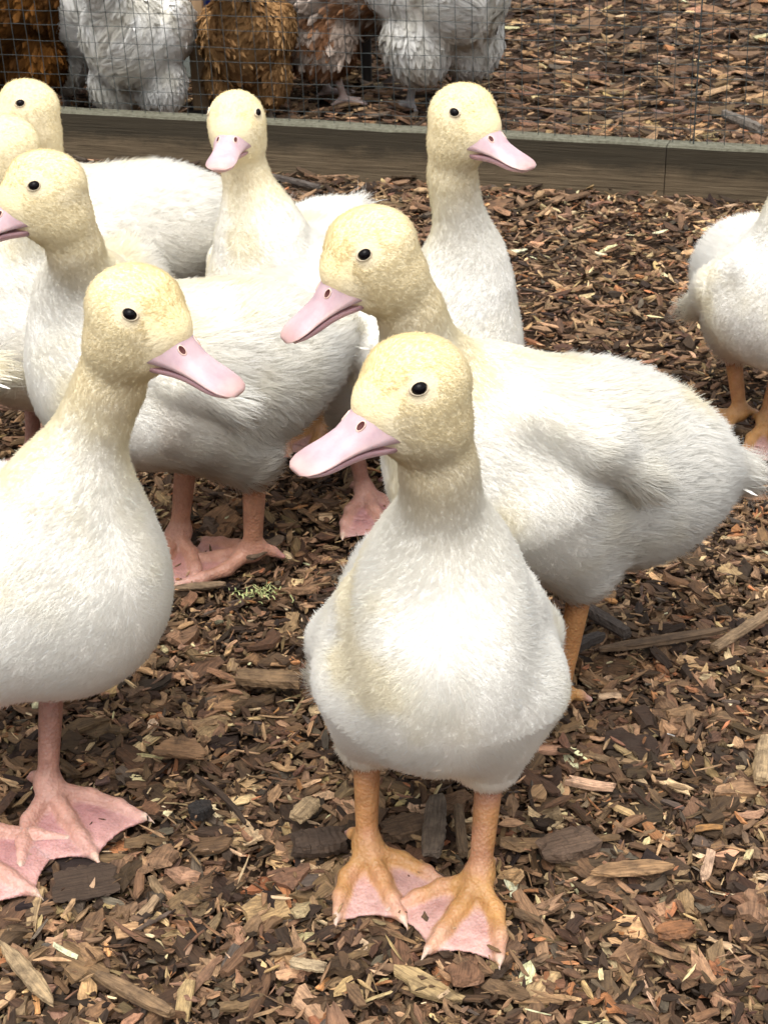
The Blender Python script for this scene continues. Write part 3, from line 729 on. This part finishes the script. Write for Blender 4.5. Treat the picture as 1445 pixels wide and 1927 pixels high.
    def dirf(P, N):
        q = (P - H) @ M; dh = np.linalg.norm(q, axis=1); hw = sstep(.052, .034, dh)[:, None]
        up = sstep(N0[2] - .01, N0[2] + .05, P[:, 2])[:, None]
        body = np.stack([-np.ones(len(P)) * .9, .45 * np.tanh(P[:, 1] / .006) * sstep(-.01, .05, P[:, 0]), -.15 - .55 * sstep(-.02, .05, P[:, 0])], 1)
        nd = nrm(N0 - hb); dn = np.broadcast_to(nd + np.array([-.15, 0, 0]), P.shape)
        hd_ = np.broadcast_to(-F_ * .9 - U_ * .35, P.shape)
        sw = (np.stack([vnoise(P, 24, seed + k) for k in (31, 32, 33)], 1) - .5) * 1.1
        return (body * (1 - up) + dn * up) * (1 - hw) + hd_ * hw + sw * (1 - hw)
    def lenf(P, N):
        q = (P - H) @ M; dh = np.linalg.norm(q, axis=1); hw = sstep(.055, .032, dh); up = sstep(N0[2] - .02, N0[2] + .05, P[:, 2])
        L = .0048 + .0060 * fl * sstep(.03, -.06, P[:, 0]) + .004 * (fbm(P, 30, seed + 40) - .5)
        L = L * (1 - up) + .0042 * up; L = L * (1 - hw) + .0031 * hw
        L = L + .030 * sstep(.030, .004, np.linalg.norm(P - tail, axis=1)) * (1 - .3 * N[:, 2])
        for w_ in wt: L = L + .010 * sstep(.022, .004, np.linalg.norm(P - w_, axis=1))
        for ec in eyes_c: L = L * (1 - .65 * sstep(.010, .005, np.linalg.norm(P - ec, axis=1)))
        L = L * (1 - .6 * sstep(.040, .024, np.linalg.norm(P - tipw, axis=1)))
        return L
    def liftf(P, N):
        q = (P - H) @ M; hw = sstep(.055, .032, np.linalg.norm(q, axis=1)); up = sstep(N0[2] - .02, N0[2] + .05, P[:, 2])
        l = .26 + .20 * sstep(.02, -.08, P[:, 0]); l = l * (1 - up) + .30 * up; l = l * (1 - hw) + .30 * hw
        return l * (1 - .75 * sstep(.035, .005, np.linalg.norm(P - tail, axis=1)))
    rf = np.random.default_rng(seed + 500)
    for k in range(9):
        a = (k - 4) / 4; b = tail + np.array([.009, a * .011, .004 * (1 - abs(a)) - .002]); d = nrm(np.array([-1, a * .42 + rf.normal(0, .05), .20 - lean - .18 * abs(a) + rf.normal(0, .05)]))
        feather('tail_feather', root, b, d, rf.uniform(.034, .050) * (1 - .2 * abs(a)), rf.uniform(.0030, .0044), np.array([0, a * .4, 1.0]), rf)
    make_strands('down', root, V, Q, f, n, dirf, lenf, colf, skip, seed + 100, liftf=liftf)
    return root

def foot(u, v, u2, v2, L=None, zr=.010, la=.0235):
    """ankle seen at (u, v) and mid toe tip seen at (u2, v2), both set on the ground plane"""
    a = gnd(u, v, la); b = gnd(u2, v2, zr); d = b - a
    return ((a[0], a[1]), math.degrees(math.atan2(d[1], d[0])), L or float(np.hypot(d[0], d[1])))

GRP = 'half-grown white ducklings standing on the bark chips'
duckling('duckling facing the camera, head turned sideways, both webbed feet with orange-yellow toes showing', GRP, (.029, .775), -88, at(779, 745, .700), -151, 6,
         [foot(903, 1645, 806, 1785), foot(690, 1588, 738, 1695, .056)], n=200000, h=.0030, seed=3, dirt=.10, lean=.40, up=.002, cleft=1, wing=1.1, wy=.86, wz=0, nb=-.036, spread=.74)
duckling('duckling cut by the left edge, head turned right, one flat pink webbed foot showing whole', GRP, (-.220, .848), -42, at(257, 602, .800), -26, 14,
         [foot(90, 1475, 162, 1590, .069), ((-.282, .783), -36, .076)], n=180000, h=.0030, palette='pink', seed=5, dirt=.10, up=.014, spread=.70, lean=.16, nb=-.034, wz=.01)
duckling('duckling behind the front one, bill pointing down left, long fluffy body and spiky tail', GRP, (.092, .935), -156, at(700, 486, .875), -158, 22,
         [((.122, .918), -174, .060), ((.040, .955), -150, .070)], n=170000, h=.0034, seed=8, dirt=.12, lean=.42, up=.044, nb=-.060, nx=.034, wz=.055, fl=1.6, hump=.008, wy=.93, wing=1.3)
duckling('duckling with dirt on its bill corner, orange-pink legs mid-step, head turned left', GRP, (-.182, 1.165), -166, at(86, 367, 1.085), -158, 9,
         [((-.112, 1.150), 172, .070), ((-.178, 1.185), -110, .070)], n=95000, h=.0040, palette='mid', seed=12, dirt=.45, up=.014, lean=.10, s=1.04, nb=-.03, tl=.76, fl=1.3, lk=1.12, hump=.006)
duckling('tall duckling with its bill pointing right, standing in front of the board and the wire', GRP, (.030, 1.265), -32, at(872, 232, 1.195), -44, 6,
         [((.02, 1.29), -20, .07), ((-.018, 1.262), -70, .07)], n=85000, h=.0042, palette='pink', seed=15, dirt=.25)
duckling('duckling in front of the board looking straight at the camera', GRP, (-.090, 1.43), -112, at(446, 236, 1.37), -101, 4,
         [((-.06, 1.42), -100, .07), ((-.12, 1.43), -100, .07)], n=65000, h=.0044, seed=17, dirt=.1)
duckling('rearmost duckling at the upper left, its white back showing between two other heads', GRP, (-.300, 1.49), -165, at(52, 213, 1.42), -158, 2,
         [((-.29, 1.47), -165, .07), ((-.31, 1.52), -165, .07)], n=60000, h=.0044, seed=19, dirt=.1, up=.034, lean=.05, fl=1.5, hump=.012)
duckling('duckling at the left edge, head half hidden between two others, bill out of view', GRP, (-.305, 1.35), -118, at(10, 285, 1.285), -165, 4,
         [((-.28, 1.34), -110, .07), ((-.34, 1.36), -110, .07)], n=60000, h=.0044, seed=21, dirt=.1, palette='pink')
duckling('duckling of which only the tail end shows at the left edge above the bark', GRP, (-.490, 1.175), 176, at(-260, 380, 1.17), 180, 5,
         [((-.49, 1.16), 180, .07), ((-.50, 1.21), 180, .07)], n=36000, h=.0050, seed=23, dirt=.3)
duckling('duckling cut by the right edge, head out of view, slim yellow-orange legs', GRP, (.380, 1.370), -84, (.445, 1.33, .29), -40, 5,
         [foot(1440, 790, 1470, 850, .07), foot(1392, 775, 1335, 800, .07)], n=60000, h=.0042, seed=25, dirt=.15, s=1.0, lean=.22, up=.008, wz=.01)

# ------------------------------------------------------------------ hens behind the wire
def hen(label, group, pos, heading, s, base, dark, legc, seed, prims_extra=(), n=45000, pale=None, squat=1.0):
    hd = math.radians(heading); root = empty('hen', (pos[0], pos[1], 0), hd, s, label, 'hen', group)
    base, dark = np.array(base), np.array(dark)
    H = np.array([.155, 0, .395]); M = frame_of(0, .1)
    prims = [('e', ((0, 0, .205), (.125, .088, .092)), .03), ('e', ((.065, 0, .215), (.07, .075, .085)), .04), ('e', ((-.085, 0, .205), (.075, .078, .085)), .04),
             ('c', ((.10, 0, .26), (.145, 0, .36), .045, .026), .05), ('e', (H, (.030, .022, .024)), .02),
             ('c', ((-.12, 0, .25), (-.185, 0, .335), .045, .018), .05)]
    for sg in (1, -1):
        prims += [('e', ((-.035, sg * .046, .118), (.062, .048, .062)), .022), ('e', ((0, sg * .078, .215), (.098, .022, .055)), .014)]
    prims += list(prims_extra)
    f = lambda P: field(P, prims)
    V, Q = surface(f, [-.24, -.13, .03], [.22, .13, .46], .0075); V = V - grad(f, V) * f(V)[:, None]
    def colf(P, N=None):
        nz = fbm(P, 18, seed); n2 = fbm(P * [1, 1, 2.2], 45, seed + 3)
        c = mix(base, dark, sstep(.42, .70, nz) * .75); c = mix(c, dark * .8, sstep(.55, .72, n2) * .5)
        if pale is not None: c = mix(c, np.array(pale), sstep(.52, .60, vnoise(P * [1, 1, 1.6], 34, seed + 8)) * .8)
        return c
    scaly = base[2] < .3; legs = []; VV = [V]; QQ = [Q]; CC = [colf(V) * .85]; FM = [np.zeros(len(Q), int)]; off = len(V)
    for sg in (1, -1):
        y = sg * .040; A = np.array([.0, y, .022]); K = np.array([-.020, y, .088])
        def fl(P):
            d = smin(cap(P, K, A, .0075, .0065), cap(P, K + [.01, 0, .05], K, .017, .009), .008)
            for an, L in ((0, .052), (.6, .042), (-.6, .042), (math.pi, .02)):
                d = smin(d, cap(P, A - [0, 0, .006], A + np.array([math.cos(an) * L, math.sin(an) * L, -.014]), .006, .0035), .004)
            return d
        v, q = surface(fl, [-.05, y - .05, .0], [.07, y + .05, .15], .003)
        VV.append(v); QQ.append(q + off); CC.append(np.broadcast_to(np.array(legc), v.shape)); FM.append(np.ones(len(q), int)); off += len(v)
    link('body', mesh_from('body', np.concatenate(VV), np.concatenate(QQ), [M_SKIN, M_LEG], col=np.concatenate(CC), fmat=np.concatenate(FM)), root)
    # comb, beak, eyes: above the top of the picture
    R = [[H + np.array([x, w, .018 + z]) for w, z in ((-.002, 0), (-.0012, hh), (.0012, hh), (.002, 0))] for x, hh in ((-.02, .006), (-.014, .018), (-.008, .010), (-.002, .022), (.004, .011), (.010, .020), (.016, .008), (.022, .004))]
    Vc, Fc = loft(R); link('comb', mesh_from('comb', Vc, Fc, M_COMB), root)
    R = [[H + np.array([x, r_ * math.cos(a), -.004 - x * .25 + .006 + r_ * math.sin(a)]) for a in np.linspace(0, 2 * np.pi, 10, endpoint=False)] for x, r_ in ((.020, .008), (.032, .006), (.042, .003), (.047, .001))]
    Vc, Fc = loft(R); link('beak', mesh_from('beak', Vc, Fc, M_CLAW), root)
    build_eye(root, f, H, M, .008, .005, .0042, lid=False)
    def dirf(P, N):
        up = sstep(.27, .33, P[:, 2])[:, None] * (P[:, :1] > .05); b = np.stack([-np.ones(len(P)), np.zeros(len(P)), -.6 - 1.2 * sstep(.17, .12, P[:, 2])], 1)
        sw = (np.stack([vnoise(P, 16, seed + k) for k in (31, 32, 33)], 1) - .5) * 1.2
        return b * (1 - up) + np.array([-.2, 0, -1]) * up + sw
    r = np.random.default_rng(seed + 77); m_ = 1500 if scaly else 40
    a_, b2, c_, d_ = V[Q[:, 0]], V[Q[:, 1]], V[Q[:, 2]], V[Q[:, 3]]; ar = np.linalg.norm(np.cross(c_ - a_, d_ - b2), axis=1); i = r.choice(len(Q), m_, p=ar / ar.sum())
    P = (a_[i] + b2[i] + c_[i] + d_[i]) / 4; P = P[np.linalg.norm(P - H, axis=1) > .04]; P = P[np.argsort(P[:, 0])]; m_ = len(P); N = grad(f, P)
    D = dirf(P, N); D = D - N * (D * N).sum(1, keepdims=True); D = nrm(D + r.normal(0, .16, (m_, 3))); S_ = np.cross(N, D)
    L = r.uniform(.024, .036, m_); W_ = L * r.uniform(.34, .5, m_); tl_ = r.uniform(.01, .06, m_); rows = 6; FV = []
    for k in range(rows):
        t = k / (rows - 1); ww = W_ / 2 * (math.sin(min(1, t * 1.9 + .12) * math.pi / 2) * math.sqrt(max(0, 1 - max(0, (t - .62) / .38) ** 2)) + .02)
        cc = P + (D * (t * L)[:, None]) + N * ((.0012 + tl_ * t * L * (1 - .5 * t)))[:, None]
        for q in (-1, -.5, 0, .5, 1): FV.append(cc + S_ * (ww * q)[:, None] - N * (ww * q * q * .35)[:, None])
    FV = np.stack(FV, 1).reshape(-1, 3); tq = np.array([(k * 5 + j, k * 5 + j + 1, k * 5 + j + 6, k * 5 + j + 5) for k in range(rows - 1) for j in range(4)])
    FQ = (tq[None] + (np.arange(m_) * rows * 5)[:, None, None]).reshape(-1, 4)
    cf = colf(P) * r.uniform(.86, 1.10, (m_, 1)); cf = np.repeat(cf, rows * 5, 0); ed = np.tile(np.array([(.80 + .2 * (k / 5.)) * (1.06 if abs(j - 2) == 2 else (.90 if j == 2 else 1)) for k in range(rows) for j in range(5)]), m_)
    FV = FV + r.normal(0, .0006, FV.shape)
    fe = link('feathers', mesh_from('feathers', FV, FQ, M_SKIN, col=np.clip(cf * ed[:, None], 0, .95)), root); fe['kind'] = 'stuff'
    make_strands('plumage', root, V, Q, f, n, dirf, lambda P, N: np.full(len(P), .016) + .02 * (P[:, 0] < -.14), colf, lambda P: np.zeros(len(P), bool) | (np.linalg.norm(P - H, axis=1) < .028) & (P[:, 0] > H[0]), seed + 5,
                 rad=.00045, clump=.009, liftf=lambda P, N: np.full(len(P), .22) + .18 * sstep(.17, .12, P[:, 2]), clumpw=.62)
    return root
def hx(u, Y, v=120): return (float(at(u, v, Y)[0]), Y)
HG = 'hens crowded behind the wire mesh'
HW_, HC_ = (.94, .93, .90), (.84, .81, .72)
hen('white hen seen from behind through the wire, fluffy thighs almost touching the board', HG, hx(268, 2.76), 78, .87, HW_, HC_, (.30, .27, .25), 51)
hen('white hen at the upper left, half behind the other white hen near it', HG, hx(158, 2.95), 112, .98, HW_, HC_, (.30, .27, .25), 53)
hen('dark orange-brown hen in the top left corner behind the wire', HG, hx(35, 2.86), 70, 1.1, (.20, .085, .022), (.065, .030, .012), (.30, .25, .2), 55)
hen('fluffy ginger hen between a white hen and a mottled brown one', HG, hx(470, 2.82), 84, .80, (.40, .235, .105), (.22, .115, .050), (.30, .25, .2), 57)
hen('mottled brown and white hen standing on one visible pinkish leg', HG, hx(628, 3.0), 22, 1.08, (.30, .150, .075), (.15, .095, .07), (.42, .33, .30), 59, pale=(.52, .44, .38))
hen('white hen beside the open bark, upper middle, grey legs', HG, hx(812, 2.92), 118, 1.16, HW_, HC_, (.26, .25, .25), 61, n=55000)

# ------------------------------------------------------------------ hen house in shade behind the hens
def hen_house():
    x1 = float(at(690, 90, 3.35)[0]); root = empty('hen_house', (-.95, 3.75, 0), 0, 1, 'dark open-fronted timber hen house in shade behind the hens', 'hen house')
    w = x1 + 1.9; cx = (x1 - 1.9) / 2 + .95
    for k in range(7): bx_obj('board', (cx, .62, .07 + k * .125), (w, .02, .122), M_DARKWOOD, root)
    for k in range(6): bx_obj('board', (cx + w / 2, .01 + (k - 2.5) * .2, .43), (.02, .197, .86), M_DARKWOOD, root)
    for k in range(6): bx_obj('board', (cx - w / 2, .01 + (k - 2.5) * .2, .43), (.02, .197, .86), M_DARKWOOD, root)
    for k in range(9): bx_obj('roof_board', (cx, -.66 + k * .165, .88 - k * .012), (w + .12, .162, .018), M_DARKWOOD, root)
    bx_obj('front_board', (cx, -.60, .78), (w, .02, .16), M_DARKWOOD, root)
hen_house()
p = at(370, 60, 2.86)
def post_thing():
    t = empty('timber_post', (p[0], 2.86, 0), 0, 1, 'pale square timber post standing between the white and the ginger hen', 'post')
    bx_obj('post_shaft', (0, 0, .45), (.030, .030, .95), M_POST, t); bx_obj('post_foot', (0, 0, .012), (.05, .05, .03), M_DARKWOOD, t)
post_thing()
def tub(loc, rb, rt, hgt, name, m, label, cat):
    R = []
    for r_, z in ((rb * .96, 0), (rb, .004), (rt, hgt - .012), (rt + .006, hgt - .010), (rt + .006, hgt), (rt - .004, hgt), (rb - .006, .01)):
        R.append([np.array([r_ * math.cos(a), r_ * math.sin(a), z]) for a in np.linspace(0, 2 * np.pi, 40, endpoint=False)])
    V, F = loft(R); F[0] = F[0][:, ::-1]; o = link(name, mesh_from(name, V, F, m)); o.location = loc; return tag(o, label, cat)
q = at(415, 30, 3.30); tub((q[0], 3.33, q[2] - .004), .075, .095, .17, 'tub', M_BLUE, 'dark blue plastic tub in the shade at the top, behind the ginger hen', 'tub')
b_ = bx_obj('concrete_block', (q[0] - .01, 3.33, (q[2] - .008) / 2), (.15, .14, q[2] - .008), M_GREY, None, .006); tag(b_, 'grey concrete block under the blue tub', 'block')

# ------------------------------------------------------------------ larger pieces lying on the chips
def piece(name, label, cat, u1, v1, u2, v2, wpx, thick, col, seed, z=.012, curve=0.0, cup=0.0, taper=.5, rough=.22, dz=0.0, parts=None):
    """a splinter, stick or slab from one ground point to another, w = width in metres"""
    a = gnd(u1, v1, z); b = gnd(u2, v2, z); L = float(np.linalg.norm(b - a)); yaw = math.atan2(b[1] - a[1], b[0] - a[0]); c = (a + b) / 2
    r = np.random.default_rng(seed); ns, m = 18, 12; R = []; W_ = wpx
    off1 = r.normal(0, rough * .35, m)
    for i in range(ns):
        t = i / (ns - 1); x = (t - .5) * L; e = 1 - taper * abs(2 * t - 1) ** 3
        wob = r.normal(0, rough * .25, m); ring = []
        for k in range(m):
            an = 2 * np.pi * k / m; cc, ss = math.cos(an), math.sin(an); kk = 1 + off1[k] + wob[k]
            y = np.sign(cc) * abs(cc) ** .6 * W_ / 2 * e * kk; zz = np.sign(ss) * abs(ss) ** .6 * thick / 2 * kk * (1 - .3 * taper * abs(2 * t - 1) ** 3)
            zz += cup * (y / W_ * 2) ** 2 * W_ * .5
            xx = x + r.normal(0, rough * .18) * min(L, W_) * (1.6 if i in (0, ns - 1) else .5)
            ring.append((xx, y + curve * L * (1 - (2 * t - 1) ** 2), zz + dz * (t - .5)))
        R.append(ring)
    V, F = loft(R); C = np.clip(np.array(col) * (0.75 + .5 * fbm(V, 120, seed))[:, None], .01, .8)
    me = mesh_from(name, V, F, M_CHIP, smooth=False, col=C, gco=V + r.uniform(-9, 9, 3)); o = link(name, me); o.location = (c[0], c[1], z + float(ground_z(np.array([c[0]]), np.array([c[1]]))[0]) * .6); o.rotation_euler = (0, 0, yaw)
    return tag(o, label, cat)
TAN, PALE, BRN, DRK, BLK, RED, GRY = (.21, .135, .075), (.36, .26, .15), (.105, .066, .040), (.055, .036, .025), (.022, .019, .018), (.24, .11, .05), (.15, .13, .11)
piece('stick', 'long flaking tan stick lying at the bottom left corner of the ground', 'stick', 182, 1832, 322, 1905, .0085, .006, TAN, 1)
piece('bark_piece', 'large flat dark brown square of bark beside the pink foot', 'bark', 108, 1672, 215, 1652, .032, .0025, DRK, 2, taper=.1, cup=.03, z=.009)
piece('splinter', 'pointed pale splinter at the far lower left edge', 'splinter', 0, 1770, 100, 1888, .010, .005, PALE, 3, taper=.9)
piece('bark_piece', 'ridged tan bark slab left of the front duckling breast', 'bark', 448, 1275, 566, 1283, .015, .009, TAN, 4, taper=.1, z=.016)
piece('bark_piece', 'curled reddish bark shell with pale inside, lower left of centre', 'bark', 292, 1412, 382, 1420, .024, .003, (.24, .14, .075), 5, cup=.55, taper=.6, z=.014)
piece('twig', 'thin dark bent twig running down right beside the curled bark', 'twig', 368, 1462, 462, 1552, .0035, .003, DRK, 6, curve=.05)
piece('bark_piece', 'upright-pointing grey-brown bark strip between the front duckling legs', 'bark', 822, 1505, 812, 1612, .015, .006, (.13, .10, .075), 7, taper=.25, z=.015)
piece('bark_piece', 'broad brown bark chunk right of the thinner front leg', 'bark', 722, 1568, 792, 1550, .024, .009, BRN, 8, taper=.4, z=.013)
piece('stick', 'short round broken stick beside the upright bark strip', 'stick', 862, 1522, 872, 1612, .007, .006, (.14, .095, .058), 9, taper=.2, z=.014)
piece('bark_piece', 'dark blackish bark lump left of the front duckling feet', 'bark', 552, 1592, 648, 1582, .022, .012, DRK, 10, taper=.35)
piece('wood_chip', 'pale yellow block of split wood above the dark bark lump', 'wood chip', 558, 1545, 592, 1512, .013, .007, PALE, 11, taper=.3, z=.016)
piece('stick', 'pale square-cut stick cut off by the right edge', 'stick', 1345, 1218, 1462, 1142, .0095, .005, (.27, .185, .11), 12, taper=.15, z=.018)
piece('stick', 'dark round stick slanting down beside the yellow leg', 'stick', 1092, 1138, 1180, 1192, .011, .009, (.085, .068, .058), 13, taper=.2, z=.014)
piece('stick', 'dark curved stick end touching the yellow leg', 'stick', 1062, 1244, 1130, 1196, .010, .009, (.06, .05, .045), 14, taper=.2, curve=.12, z=.016)
piece('stick', 'long brown weathered stick lying across, right of the yellow leg', 'stick', 1128, 1222, 1368, 1184, .010, .005, (.13, .085, .052), 15, taper=.7, z=.012)
piece('stick', 'pale stick standing out at the right edge, lower half', 'stick', 1442, 1392, 1432, 1472, .013, .008, PALE, 16, taper=.3, z=.016)
piece('bark_piece', 'big rough dark bark chunk right of the front duckling feet', 'bark', 1022, 1608, 1118, 1584, .026, .012, (.13, .085, .058), 17, taper=.4)
piece('charcoal_lump', 'small black lump of charred bark left of centre', 'charcoal', 356, 1532, 398, 1522, .014, .009, BLK, 18, taper=.5)
piece('stick', 'smooth grey stick lying behind the wire at the right', 'stick', 1362, 214, 1432, 244, .020, .016, GRY, 19, taper=.4, z=.018)
piece('stick', 'dark stick lying along the foot of the board, upper middle', 'stick', 500, 328, 600, 352, .010, .008, (.10, .085, .075), 20, taper=.4, z=.016)
piece('wood_chip', 'flat orange-tan wood chip below right of the feet', 'wood chip', 1112, 1644, 1268, 1632, .013, .004, (.29, .175, .09), 21, taper=.9, z=.014)
piece('wood_chip', 'pale oblong wood chip under the front feet, bottom', 'wood chip', 548, 1812, 612, 1822, .007, .005, (.42, .32, .20), 22, taper=.2, z=.014)
piece('bark_piece', 'rusty bark scrap with a small dark hole, lower right', 'bark', 1238, 1760, 1302, 1748, .013, .006, RED, 23, taper=.5, z=.014)
piece('bark_piece', 'flat bark scrap lying over the pink foot in mid-step', 'bark', 470, 1052, 530, 1012, .012, .004, (.13, .09, .06), 24, taper=.4, z=.022)
piece('wood_chip', 'light flat wood sliver under the lifted pink foot', 'wood chip', 330, 1108, 425, 1100, .009, .004, (.23, .16, .10), 25, taper=.7, z=.010)

# mud crumbs stuck along the bill of one duckling, a straw in another's bill, a bit of lichen
def stuck_bits():
    root = [o for o in COL.objects if o.name.startswith('duckling') and 'dirt on its bill' in o.get('label', '')][0]
    bill = [o for o in root.children if o.name.startswith('bill')][0]
    me = bill.data; V = np.array([v.co[:] for v in me.vertices]); r = np.random.default_rng(3); m = 32
    VV, FF = [], []; off = 0
    for st in range(2, 9):
        for side in (15, 16, 17):
            if r.random() < .45 - st * .015: continue
            c = V[st * m + side]; R = []
            sz = r.uniform(.0008, .0022) * (1.2 - st * .04); cc = c + r.normal(0, .0008, 3) - [0, 0, .001]
            bv, bf = ball(cc, sz * r.uniform(.6, 1.4, 3), None, 4); VV.append(bv); FF.append([x + off for x in bf]); off += len(bv)
    VV = np.concatenate(VV); Fq = np.concatenate([x[0] for x in FF]); Ft = np.concatenate([x[1] for x in FF])
    link('mud', mesh_from('mud', VV, [Fq, Ft], M_SOIL), bill)
stuck_bits()
def lichen():
    c = gnd(478, 1122, .010); r = np.random.default_rng(5); VV, FF = [], []; off = 0
    for k in range(90):
        p_ = c + np.array([r.normal(0, .010), r.normal(0, .006), r.uniform(0, .005)]); d = nrm(r.normal(0, 1, 3) + [0, 0, .6]); L = r.uniform(.003, .007); s_ = nrm(np.cross(d, [.1, .3, 1])) * .0006
        mid = p_ + d * L * .5 + r.normal(0, .0012, 3); e_ = mid + nrm(d + r.normal(0, .6, 3)) * L * .5
        VV += [p_ - s_, p_ + s_, mid + s_, mid - s_, e_ + s_ * .4, e_ - s_ * .4]; FF += [(off, off + 1, off + 2, off + 3), (off + 3, off + 2, off + 4, off + 5)]; off += 6
    o = link('lichen', mesh_from('lichen', np.array(VV), np.array(FF), mat_plain('lichen_green', (.42, .46, .20), .9, .2, 200))); tag(o, 'small tuft of pale green lichen on the dark soil left of centre', 'lichen')
lichen()
